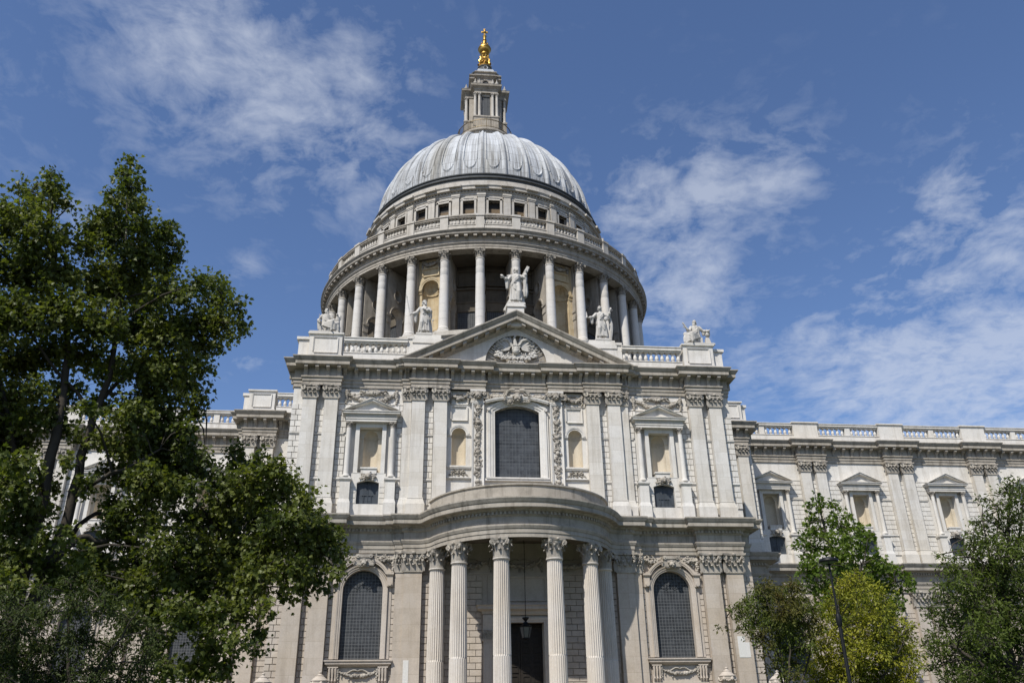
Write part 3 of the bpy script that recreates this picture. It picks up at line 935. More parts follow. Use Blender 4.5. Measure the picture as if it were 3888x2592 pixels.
# ---- transept walls ---------------------------------------------------------
w = MB()
holes = [arch(0, 1.8, 18.68, 24.25, .50)]
for s in (-1, 1):
    holes += [rect(s * AED - .9, s * AED + .9, 18.88, 22.62), arch(s * AED, .85, 16.42, 18.10, .2), arch(s * NICHE_X, .57, 19.66, 22.2)]
w.plate(rect(-17.95, 17.95, 15.35, 26.0), holes, .56, 1.25)
for s in (-1, 1): w.box(s * 17.2 if s > 0 else -17.95, 17.95 if s > 0 else s * 17.2, 1.25, 13.1, 15.35, 26.0)
w.box(-17.2, 17.2, 1.25, 1.6, 24.9, 28.0)
for s in (-1, 1):
    a = lambda x0, x1: (min(s * x0, s * x1), max(s * x0, s * x1))
    for (x0, x1), ph in ((a(17.12, 17.97), 0), (a(15.44, 16.02), 1), (a(6.77, 7.43), 0)):
        for z0, z1 in ((16.45, 18.28), (18.60, 21.92), (22.16, 24.55)): rustic(w, x0, x1, z0, z1, .5, .455, bw=.9, phase=ph)
        for z0, z1 in ((18.30, 18.58), (21.94, 22.14)):
            w.box(x0, x1, .44, .58, z0, z1); w.box(x0, x1, .38, .58, z0 + .1, z1 - .05)
    x0, x1 = a(9.22, 14.32)
    hl = [(s * AED - 2.12, s * AED + 2.12, 15.3, 18.55), (s * AED - 2.0, s * AED + 2.0, 18.4, 23.9), (s * AED - 1.75, s * AED + 1.75, 23.7, 24.3), (s * AED - .9, s * AED + .9, 24.2, 24.9)]
    for z0, z1 in ((16.45, 18.28), (18.60, 21.92), (22.16, 24.55)): rustic(w, x0, x1, z0, z1, .5, .455, bw=.62, holes=hl)
    for z0, z1 in ((18.30, 18.58), (21.94, 22.14)):
        for p0, p1 in ((x0, s * AED - 2.12), (s * AED + 2.12, x1)): w.box(p0, p1, .44, .58, z0, z1); w.box(p0, p1, .38, .58, z0 + .1, z1 - .05)
    w.box(x0, x1, .47, .58, 24.60, 24.72)
    # plain bay with niche, panels
    x0, x1 = a(3.72, 5.62)
    w.box(x0, x1, .40, .58, 19.50, 19.64); w.box(x0, x1, .45, .58, 19.40, 19.52)
    w.box(x0, x1, .42, .58, 18.55, 18.66); w.box(x0, x1, .36, .58, 18.62, 18.68)
    w.box(x0, x1, .47, .58, 24.78, 24.88)
    for p0, p1 in ((x0 + .04, s * NICHE_X - .57), (s * NICHE_X + .57, x1 - .04)): w.box(p0, p1, .46, .58, 22.06, 22.13); w.box(p0, p1, .42, .58, 22.13, 22.22)
    ar = [(s * NICHE_X + .57 * sin(t), 22.2 + .57 * cos(t)) for t in [-pi / 2 + pi * i / 16 for i in range(17)]]
    w.band(ar, .26, .44, .58)
    w.band([(s * NICHE_X - .57, 23.50), (s * NICHE_X - .57, 24.52), (s * NICHE_X + .57, 24.52), (s * NICHE_X + .57, 23.50), (s * NICHE_X - .57, 23.50)], .12, .48, .58)
part("wall", w, M['white'])
for s in (-1, 1):
    n = MB(); c = (s * NICHE_X, .60)
    n.lathe([(.575, 19.66), (.575, 22.2)] + [(.575 * cos(t), 22.2 + .575 * sin(t)) for t in [pi / 16 * i for i in range(1, 9)]], 18, c, pi / 2, 3 * pi / 2)
    n.lathe([(.53, 22.10), (.51, 22.16), (.57, 22.21)], 18, c, pi / 2, 3 * pi / 2)
    n.lathe([(0, 19.665), (.575, 19.665)], 18, c, pi / 2, 3 * pi / 2)
    part("niche", n, M['niche'], None, 50)
    k = MB(); carved(k, s * NICHE_X - .60, s * NICHE_X + .60, 18.85, 19.33, .54, .12, 31, 1.6)
    part("carved_panel", k, M['carved_dark'], None, 40)
    # pilaster with carved drop and winged head
    p = MB(); x0, x1 = sorted((s * 2.70, s * 3.68))
    p.box(x0, x1, .28, .6, 15.4, 24.95)
    p.band([(x0 + .14, 17.2), (x0 + .14, 24.70), (x1 - .14, 24.70), (x1 - .14, 17.2)], .14, .22, .3)
    p.box(x0 - .04, x1 + .04, .18, .6, 24.90, 25.0)
    p.box(x0 + .05, x1 - .05, .20, .6, 25.0, 25.82); p.box(x0 - .14, x1 + .14, .02, .6, 25.80, 25.98)
    r = part("pilaster", p, M['white'])
    k = MB(); g2 = random.Random(40 + s); cx = s * 3.19
    for z0, z1 in ((23.7, 24.75), (22.5, 23.55), (21.3, 22.4), (19.9, 21.15), (18.6, 19.8), (17.9, 18.5)):
        carved(k, cx - .25, cx + .25, z0, z1, .24, .13, g2.randint(0, 999), 2.0)
        k.ico((cx, .16, (z0 + z1) / 2 + .15), .16, (1.1, .8, 1.0))
    k.tube([(cx, .22, 17.4), (cx + .05, .2, 20), (cx - .05, .2, 22), (cx, .22, 24.7)], .04, 5)
    part("carved_drop", k, M['carved'], r, 40, True)
    k = MB(); cherub(k, cx, .16, 25.45, 1.0)
    for q in (-1, 1): volute(k, Matrix.Translation((cx + q * .50, .06, 25.62)), .17, .2)
    for q in (-.3, 0, .3): leafshape(k, Matrix.Translation((cx + q, .18, 25.0)), .3, .4, .14)
    part("capital", k, M['carved'], r, 40, True)
    # swags under the entablature
    k = MB(); festoon(k, s * 3.95, s * 5.40, 25.62, .40, .50, .17, 50 + s); part("festoon", k, M['carved'], None, 40)
    k = MB(); festoon(k, s * 9.75, s * 13.75, 25.55, .72, .48, .20, 60 + s); festoon(k, s * 10.6, s * 12.7, 25.75, .25, .46, .15, 66 + s, False); part("festoon", k, M['carved'], None, 40)

# large central window
fr = MB()
op = arch(0, 1.8, 18.68, 24.25, .50)
path = list(reversed(op[1:] + [op[0]]))
fr.band(path, .56, .40, 1.2, [(0, 1.2), (0, .50), (.16, .48), (.18, .42), (.36, .40), (.38, .34), (.56, .32), (.56, .6)])
for s in (-1, 1):
    fr.box(*sorted((s * 2.30, s * 2.52)), .42, .6, 18.68, 24.1)
    fr.cyl_y(s * 2.34, 24.36, .13, .2, .4)
hood = [(x, 24.86 + .38 * (1 - (x / 2.5) ** 2)) for x in [-2.55 + 5.1 * i / 16 for i in range(17)]]
fr.band(hood, .22, .10, .6)
fr.box(-2.6, 2.6, .25, .7, 18.42, 18.58); fr.box(-2.5, 2.5, .18, .7, 18.56, 18.68)
r = part("window", fr, M['white'], None, 40)
gl = MB(); gl.plate(arch(0, 1.82, 18.62, 24.25, .50), [], 1.05, 1.3)
for k in (-1.2, -.6, 0, .6, 1.2): gl.box(k - .02, k + .02, 1.036, 1.06, 18.68, 24.5)
for k in range(1, 8): gl.box(-1.8, 1.8, 1.038, 1.06, 18.68 + k * .76 - .015, 18.68 + k * .76 + .015)
part("pane", gl, M['glass_big'], r, None, True)
k = MB(); cherub(k, 0, .16, 25.25, 1.15)
for s in (-1, 1):
    volute(k, Matrix.Translation((s * .75, .1, 25.75)), .24, .3)
    k.tube([(s * .2, .05, 26.0), (s * .5, .0, 25.98), (s * .75, 0, 25.85), (s * .95, .05, 25.5), (s * 1.25, .1, 25.42)], [.1, .12, .12, .09, .06], 6)
    carved(k, *sorted((s * .3, s * .95)), 24.85, 25.5, .22, .15, 70 + s, 1.6)
part("keystone", k, M['carved'], r, 40, True)
for s in (-1, 1):
    k = MB(); festoon(k, s * 1.0, s * 2.5, 25.72, .30, .46, .15, 80 + s); part("festoon", k, M['carved'], None, 40)

# lower transept wall
w = MB()
holes = [arch(s * LWX, 1.46, 5.42, 10.15, None, 24) for s in (-1, 1)] + [rect(-1.66, 1.66, GZ + 1.25, 7.85)]
w.plate(rect(-17.95, 17.95, GZ, 12.85), holes, .56, 1.6)
for s in (-1, 1): w.box(*sorted((s * 17.2, s * 17.95)), 1.6, 13.1, GZ, 12.85)
w.box(-17.2, 17.2, .6, 1.6, 12.85, 15.35)
for s in (-1, 1):
    a = lambda x0, x1: (min(s * x0, s * x1), max(s * x0, s * x1))
    for (x0, x1), ph in ((a(17.10, 17.97), 0), (a(15.28, 15.74), 1), (a(2.84, 7.25), 0)):
        rustic(w, x0, x1, .8, 11.25, .5, .44, bw=.86, phase=ph)
    for x0, x1 in (a(13.62, 13.92), a(9.20, 9.42)): rustic(w, x0, x1, .8, 11.25, .5, .44, bw=.86, phase=1)
    x0, x1 = a(9.2, 13.9); rustic(w, x0, x1, .8, 3.5, .5, .44, bw=1.2)
w.box(-7.2, 7.2, .47, .6, 11.3, 11.4)
part("wall", w, M['warm'])
for x0, x1, z0, z1 in ((15.98, 16.54, 5.36, 6.83), (-8.40, -8.02, 3.4, 5.32), (16.35, 16.85, 5.36, 6.4)):
    k = MB(); k.box(x0, x1, -.012 if x0 < 16 else -.010, .3, z0, z1); part("repair_patch", k, M['patch'], label='clean pale new stone let into a pilaster')

# ---- entablatures -----------------------------------------------------------
UP = [(0, 25.98), (0, 26.28), (.06, 26.30), (.06, 26.54), (.16, 26.60), (.16, 26.70), (.02, 26.72), (.02, 27.48), (.60, 27.52), (.64, 27.56), (.64, 27.84), (.70, 27.88), (.86, 28.12), (.86, 28.20), (-.8, 28.24)]
LP = [(0, 12.80), (0, 13.08), (.05, 13.10), (.05, 13.38), (.10, 13.40), (.18, 13.58), (.18, 13.68), (.0, 13.70), (.0, 14.22), (.10, 14.30), (.14, 14.34), (.14, 14.52), (.30, 14.60), (.36, 14.68), (.78, 14.72), (.80, 14.76), (.80, 15.04), (.86, 15.08), (1.0, 15.32), (1.0, 15.42), (-.6, 15.46)]


def consoles(mb, x0, x1, y, step=.98, inset=.18, side=0):
    n = max(2, round((x1 - x0 - 2 * inset) / step) + 1)
    for i in range(n):
        c = x0 + inset + (x1 - x0 - 2 * inset) * i / (n - 1)
        b = len(mb.v); sec = [(.0, 26.74), (.11, 26.74), (.12, 26.95), (.22, 27.15), (.42, 27.25), (.54, 27.34), (.55, 27.50), (0, 27.50)]
        for sx in (-.135, .135):
            for d, z in sec: mb.v.append((c + sx, y - d, z))
        k = len(sec)
        for j in range(k):
            q = (j + 1) % k; mb.f.append((b + j, b + k + j, b + k + q, b + q))
        mb.f.append(tuple(b + j for j in range(k))); mb.f.append(tuple(b + k + j for j in reversed(range(k))))
        mb.box(c - .03, c + .03, y - .58, y - .12, 26.76, 27.22) if False else None


def dentils(mb, x0, x1, y):
    n = int((x1 - x0) / .26)
    for i in range(n):
        c = x0 + (x1 - x0) * (i + .5) / n
        mb.box(c - .075, c + .075, y - .26, y, 14.36, 14.56)


half = [(-18.0, 13.1), (-18.0, .46), (-17.22, .46), (-17.22, -.06), (-14.22, -.06), (-14.22, .44), (-9.26, .44), (-9.26, .20), (-8.62, .20), (-8.62, -.06), (-5.55, -.06), (-5.55, .14), (-2.60, .14), (-2.60, .44)]
e = MB(); e.molding(UP, mirror(half))
for s in (-1, 1):
    for x0, x1, y in ((14.22, 17.22, -.06), (9.30, 14.18, .44), (5.55, 8.62, -.06), (2.60, 5.5, .14), (8.7, 9.26, .20)):
        consoles(e, *sorted((s * x0, s * x1)), y, .98 if x1 - x0 > 1 else .4, .2 if x1 - x0 > 1 else .26)
    for y in [1.2 + 1.0 * i for i in range(11)]: e.box(*sorted((s * 18.0, s * 18.5)), y - .13, y + .13, 26.9, 27.5)
consoles(e, -2.6, 2.6, .44, .98, .35)
part("entablature", e, M['weathered'])

lhalf = [(-18.0, 13.1), (-18.0, .46), (-17.30, .46), (-17.30, -.06), (-13.72, -.06), (-13.72, .44), (-9.30, .44), (-9.30, .20), (-8.72, .20), (-8.72, -.10)]
PR, PC = 7.10, 1.7
rf = 1.25; yl = -.10
xf = sqrt((PR + rf) ** 2 - (PC - (yl - rf)) ** 2)
ang_t = atan2(xf, PC - (yl - rf))                          # angle (from the front) where the fillet meets the ring
fil = []
for i in range(9):
    t0 = pi / 2; t1 = pi - ang_t
    # around the fillet centre (-xf, yl-rf), from straight up to the point that touches the ring
    d0 = 0.0; d1 = atan2(sin(ang_t), -cos(ang_t) * -1)
    u = i / 8
    ax = u * (pi / 2 - (pi / 2 - ang_t)) if False else None
    v0 = Vector((0, 1)); v1 = Vector((sin(ang_t), cos(ang_t)))
    v = v0.lerp(v1, u).normalized()
    fil.append((-xf + rf * v.x, yl - rf + rf * v.y))
ring = [(-PR * sin(a), PC - PR * cos(a)) for a in [ang_t * (1 - i / 24) for i in range(1, 25)]]
lpath = mirror(lhalf + fil + ring[:-1]) 
mid = [(0.0, PC - PR)]
lp = lhalf + fil + ring[:-1] + mid + [(-x, y) for x, y in reversed(lhalf + fil + ring[:-1])]
e = MB(); e.molding(LP, lp)
for s in (-1, 1):
    for x0, x1, y in ((13.72, 17.30, -.06), (9.3, 13.7, .44), (8.0, 8.7, -.1)): dentils(e, *sorted((s * x0, s * x1)), y)
for i in range(58):
    a = -ang_t * .97 + 2 * ang_t * .97 * i / 57
    t = MB(); t.box(-.075, .075, -PR - .26, -PR, 14.36, 14.56); e.add(t, Matrix.Translation((0, PC, 0)) @ Matrix.Rotation(a, 4, 'Z'))
part("entablature", e, M['weathered'], None, 20)
e = MB()                                                    # underside and back of the portico ring
a0 = -radians(75); a1 = radians(75)
e.lathe([(PR, 12.80), (PR - 1.15, 12.80), (PR - 1.15, 13.6), (PR - 2.2, 13.62), (.01, 13.62)], 40, (0, PC), a0, a1)
part("portico_ceiling", e, M['soot_shade'], None, 30)
e = MB()
e.lathe([(PR - .05, 15.40), (PR - .05, 16.42), (PR + .06, 16.50), (PR + .06, 16.60), (PR - .6, 16.66), (.01, 17.1)], 56, (0, PC), a0 * 1.02, a1 * 1.02)
part("portico_attic", e, M['weathered'], None, 30)

# ---- portico columns --------------------------------------------------------
def flute(a, r, z):
    if z < .9 or z > 11.30: return r
    k = abs(sin(a * 12))
    if z < 5.15: return r * (1 - .055 * (1 - k) ** .7)
    return r * (1 - .125 * k ** .8)


sh = MB()
zs = [(.70, GZ + 1.5), (.86, GZ + 1.55), (.90, GZ + 1.8), (.74, GZ + 2.0), (.80, GZ + 2.2), (.63, GZ + 2.45), (.62, .88), (.62, .95), (.618, 3), (.61, 5.10), (.61, 5.22), (.585, 7.5), (.555, 9.6), (.53, 11.18), (.53, 11.28), (.53, 11.34), (.60, 11.38), (.60, 11.46), (.53, 11.50)]
sh.lathe(zs, 144, (0, 0), rf=flute)
sh.box(-.95, .95, -.95, .95, GZ + 1.25, GZ + 1.5)
PCOL = part("portico_column", sh, M['portico'], None, 25)
part("capital", capital_round(.53, 1.34, 11.46), M['carved'], PCOL, 40, True)
first = True
for a in (-69.6, -45.2, -16.3, 16.3, 45.2, 69.6):
    t = radians(a); loc = (6.6 * sin(t), PC - 6.6 * cos(t), 0)
    if first: PCOL.location = loc; PCOL.rotation_euler = (0, 0, t); first = False
    else: inst(PCOL, loc, t)
st = MB()
for k in range(8):
    R = 8.2 + k * .38; z1 = GZ + 1.25 - k * .155
    st.lathe([(R, GZ), (R, z1), (.01, z1 - .002)], 48, (0, PC), -radians(80), radians(80))
part("steps", st, M['warm'], None, 20)

# door with its surround
d = MB()
d.plate(rect(-2.55, 2.55, GZ + 1.25, 8.35), [rect(-1.65, 1.65, GZ + 1.2, 7.85)], .20, 1.4)
d.band([(-1.65, GZ + 1.25), (-1.65, 7.85), (1.65, 7.85), (1.65, GZ + 1.25)], .34, .12, .25)
for s in (-1, 1):
    d.box(*sorted((s * 2.15, s * 2.75)), .05, .6, GZ + 1.25, 6.6); d.box(*sorted((s * 2.1, s * 2.8)), -.05, .6, 7.3, 8.35)
    d.box(*sorted((s * 2.1, s * 2.85)), .0, .6, 6.6, 6.7)
d.molding([(0, 8.35), (.1, 8.45), (.12, 8.6), (.45, 8.72), (.45, 8.9), (.55, 9.0), (-.3, 9.05)], [(-2.75, .6), (-2.75, .05), (2.75, .05), (2.75, .6)])
d.plate(rect(-2.4, 2.4, 9.05, 11.3), [], .42, .6)
d.band([(-1.8, 9.5), (-1.8, 11.0), (1.8, 11.0), (1.8, 9.5), (-1.8, 9.5)], .14, .34, .45)
DOOR = part("door", d, M['warm'])
for s in (-1, 1):
    k = MB(); k.add(capital_pilaster(.28, .62, 6.68, False, .3), Matrix.Translation((s * 2.45, .02, 0))); part("capital", k, M['carved_dark'], DOOR, 40, True)
    l = MB(); x0, x1 = sorted((s * .012, s * 1.66)); l.box(x0, x1, 1.16, 1.3, GZ + 1.25, 7.86)
    for i in range(2):
        for j in range(12):
            cx = x0 + .42 + i * .80; z = GZ + 1.6 + j * .66
            l.frustum(cx - .27, cx + .27, 1.10, 1.2, z, cx - .27, cx + .27, 1.10, 1.2, z + .001)
            b0, b1, c0, c1 = cx - .28, cx + .28, z, z + .46
            l.box(b0, b1, 1.11, 1.2, c0, c0 + .06); l.box(b0, b1, 1.11, 1.2, c1 - .06, c1); l.box(b0, b0 + .06, 1.11, 1.2, c0 + .06, c1 - .06); l.box(b1 - .06, b1, 1.11, 1.2, c0 + .06, c1 - .06)
    part("door_leaf", l, M['oak'], DOOR, None, True)
for x0, x1, sd in ((-5.6, -2.2, 91), (2.2, 5.6, 92), (-1.6, 1.6, 93)):
    k = MB(); festoon(k, x0, x1, 12.3, .45, .45, .18, sd); part("festoon", k, M['carved_dark'], None, 40)

# ---- pediment ---------------------------------------------------------------
p = MB()
p.plate([(-8.6, 28.10), (8.6, 28.10), (0, 32.35)], [arch(0, 2.60, 28.16, 28.55, None, 28)], .44, .98)
p.plate(arch(0, 2.62, 28.14, 28.55, None, 28), [], .74, 1.1)
p.plate([(-9.6, 28.15), (9.6, 28.15), (0, 32.85)], [], 1.1, 1.5, True)
TOPZ, SL = 33.02, .498
sec = [(.44, -1.22), (.30, -1.18), (.26, -1.06), (.10, -1.0), (.10, -.80), (-.50, -.78), (-.54, -.74), (-.54, -.42), (-.60, -.38), (-.78, -.10), (-.78, 0), (1.5, 0.02)]
for s in (-1, 1):
    b = len(p.v); xs = [9.72, 9.2, 8.0, 7.0, 0]
    for x in xs:
        for y, dz in sec: p.v.append((s * x, y, max(TOPZ - SL * x + dz, 27.62)))
    k = len(sec)
    for i in range(len(xs) - 1):
        for j in range(k - 1): p.f.append((b + i * k + j, b + (i + 1) * k + j, b + (i + 1) * k + j + 1, b + i * k + j + 1))
    for i in range(9):
        x = .62 + i * .93; zt = TOPZ - SL * x
        b = len(p.v)
        for xx in (x - .16, x + .16):
            z = TOPZ - SL * xx
            for y, dz in ((-.40, -1.0), (-.40, -.79), (.12, -.79), (.12, -1.06)): p.v.append((s * xx, y, z + dz))
        p.f += [(b, b + 1, b + 5, b + 4), (b, b + 4, b + 7, b + 3), (b, b + 3, b + 2, b + 1), (b + 4, b + 5, b + 6, b + 7)]
PED = part("pediment", p, M['weathered'])
t = MB(); t.plate([(-8.3, 28.22), (8.3, 28.22), (0, 32.25)], [arch(0, 2.58, 28.24, 28.55, None, 28)], .425, .46)
part("tympanum", t, M['white_ashlar'], PED, None, True)
# relief of a bird rising from flames between rays
k = MB(); Y0 = .90; g2 = random.Random(3)
for i in range(-17, 18):
    a = radians(90 - i * 5.4 + g2.uniform(-1, 1)); r0 = 1.2; r1 = 2.5 - g2.uniform(0, .35)
    if abs(i) < 6: continue
    k.tube([(r0 * cos(a) * 1.0, Y0 - .05, 28.75 + r0 * sin(a) * .85 - .25), (r1 * cos(a), Y0 - .08, 28.75 + r1 * sin(a) - .3 * (abs(i) > 13))], [.02, .055], 4)
k.ico((0, .62, 29.75), .40, (.85, .75, 1.25)); k.ico((0, .58, 29.55), .34, (.9, .8, 1.0))
k.tube([(0, .62, 30.1), (-.07, .58, 30.45), (-.12, .56, 30.75), (-.02, .52, 30.98), (.06, .48, 31.02)], [.20, .15, .12, .11, .11], 8)
k.tube([(.04, .46, 31.02), (.18, .44, 31.03), (.26, .46, 30.95)], [.09, .06, .015], 6)
for i in range(4):
    for j in range(4): k.ico((-.24 + j * .16 + (i % 2) * .06, .36 + .04 * i, 30.02 - i * .17), .09, (1, .5, 1))
for s in (-1, 1):
    for row, (n, r0, r1, w) in enumerate(((9, .35, 1.95, .20), (8, .30, 1.35, .20), (7, .25, .95, .20))):
        for i in range(n):
            u = i / (n - 1); a = radians(78 - 92 * u)
            L = r0 + (r1 - r0) * (.62 + .38 * sin(pi * min(1, u * 1.15)))
            cx, cz = s * (.30 + .25 * u), 30.1 - .35 * u + .05
            leafshape(k, Matrix.Translation((cx, Y0 - .06 - .07 * row, cz)) @ Matrix.Rotation(s * (pi / 2 - a), 4, 'Y'), w, L, .10)
    k.tube([(s * .3, .70, 30.0), (s * .55, .64, 30.55), (s * .95, .66, 30.72), (s * 1.35, .74, 30.45)], [.12, .14, .12, .06], 7)
    for i in range(7):                                      # smoke curls
        a = i * 1.0
        k.ico((s * (1.35 + .32 * cos(a)), .66, 29.15 + .30 * sin(a * 1.3)), .17 - .01 * i, (1.2, .8, .9), a)
    volute(k, Matrix.Translation((s * 1.40, .62, 29.25)), .26, .2); volute(k, Matrix.Translation((s * 1.05, .60, 29.0)), .18, .2)
for i in range(26):                                         # flames and twigs
    x = -1.15 + 2.3 * i / 25
    leafshape(k, Matrix.Translation((x, .64, 28.95 + .1 * sin(i * 2.1))) @ Matrix.Rotation(g2.uniform(-.7, .7), 4, 'Y'), .16, g2.uniform(.25, .55), .1)
    k.ico((x, .60, 28.92 + .08 * sin(i * 1.7)), .11, (1.3, .8, .8), i)
k2 = MB(); k2.add(k, Matrix.Translation((0, -.20, .10)))
part("bird_relief", k2, M['statue'], PED, 40, True)
k = MB(); k.box(-.66, .66, .42, .75, 28.36, 28.80)
for s in (-1, 1): volute(k, Matrix.Translation((s * .72, .48, 28.50)), .16, .15)
k.box(-.72, .72, .38, .75, 28.26, 28.36)
TAB = part("inscribed_tablet", k, M['statue'], PED, 40, True)


def text_mesh(body, size, mat, name, parent, M4, depth=.02):
    cu = bpy.data.curves.new("lettering", 'FONT'); cu.body = body; cu.size = size; cu.extrude = depth
    cu.align_x = 'CENTER'; cu.align_y = 'CENTER'
    ob = bpy.data.objects.new("lettering", cu); COL.objects.link(ob)
    dg = bpy.context.evaluated_depsgraph_get()
    me = bpy.data.meshes.new_from_object(ob.evaluated_get(dg)); me.name = name
    bpy.data.objects.remove(ob)
    me.transform(M4); me.materials.clear(); me.materials.append(mat)
    return link(name, me, parent, True)


text_mesh("RESVRGAM", .25, M['carved_dark'], "lettering", TAB, Matrix.Translation((0, .41, 28.62)) @ Matrix.Rotation(pi / 2, 4, 'X'))

# ---- parapets ---------------------------------------------------------------
BAL = None


def balustrade(x0, x1, y, z0, zb, zt, z1, n, mat, single=True, w=.30, dies=()):
    """plinth, balusters and rail between x0 and x1"""
    b = MB(); b.box(x0, x1, y - w, y + w, z0, zb - .06); b.box(x0, x1, y - w - .05, y + w + .05, zb - .06, zb)
    b.box(x0, x1, y - w * .85, y + w * .85, zt, zt + .12); b.box(x0, x1, y - w - .06, y + w + .06, zt + .12, z1 - .08); b.box(x0, x1, y - w - .12, y + w + .12, z1 - .08, z1)
    for d in dies: b.box(d - .28, d + .28, y - w * .8, y + w * .8, zb, zt)
    r = part("balustrade", b, mat)
    proto = baluster(zb, zt, .17)
    xs = [x0 + (x1 - x0) * (i + .5) / n for i in range(n)]
    xs = [x for x in xs if all(abs(x - d) > .42 for d in dies)]
    if single:
        me = proto.mesh("baluster", mat, 40)
        for x in xs:
            o = link("baluster", me, r, True); o.location = (x, y, 0)
    else:
        m = MB()
        for x in xs: m.add(proto, Matrix.Translation((x, y, 0)))
        o = part("balusters", m, mat, r, 40, True); o['kind'] = 'stuff'
    return r


def pedestal(x0, x1, y0, y1, z0, z1, mat, panel=True):
    b = MB()
    b.box(x0, x1, y0, y1, z0 + .5, z1 - .22); b.box(x0 - .06, x1 + .06, y0 - .06, y1, z0, z0 + .5)
    b.frustum(x0, x1, y0, y1, z1 - .22, x0 - .12, x1 + .12, y0 - .12, y1, z1 - .12); b.box(x0 - .14, x1 + .14, y0 - .14, y1 + .02, z1 - .12, z1)
    if panel: b.band([(x0 + .42, z0 + .78), (x0 + .42, z1 - .50), (x1 - .42, z1 - .50), (x1 - .42, z0 + .78), (x0 + .42, z0 + .78)], .12, y0 - .03, y0 + .02)
    return part("pedestal", b, mat)


for s in (-1, 1):
    balustrade(*sorted((s * 9.05, s * 14.25)), .45, 28.22, 29.0, 29.92, 30.36, 11, M['white'])
    pedestal(*sorted((s * 14.42, s * 17.05)), .12, 2.2, 28.22, 30.68, M['white'])
    b = MB(); b.box(*sorted((s * 17.05, s * 17.95)), .5, 12.6, 28.22, 30.18); b.box(*sorted((s * 17.0, s * 18.12)), .36, 12.6, 30.18, 30.42); b.box(*sorted((s * 17.0, s * 18.05)), .42, 12.6, 28.22, 28.8)
    part("parapet", b, M['white'])
    b = MB(); b.box(*sorted((s * 6.25, s * 8.60)), .3, 2.0, 28.2, 30.55); b.box(*sorted((s * 6.18, s * 8.67)), .22, 2.1, 30.1, 30.52); b.box(*sorted((s * 6.3, s * 8.55)), .3, 2.0, 30.52, 30.90)
    b.box(*sorted((s * 8.6, s * 9.1)), .3, .9, 28.2, 30.45); b.box(*sorted((s * 8.55, s * 9.12)), .2, .95, 30.45, 30.68)
    part("statue_block", b, M['white'])
b = MB(); b.box(-.72, .72, -.1, 1.4, 31.8, 33.62); b.box(-.82, .82, -.2, 1.5, 33.62, 33.78); b.box(-.72, .72, -.12, 1.42, 33.78, 33.92)
part("statue_block", b, M['white'])

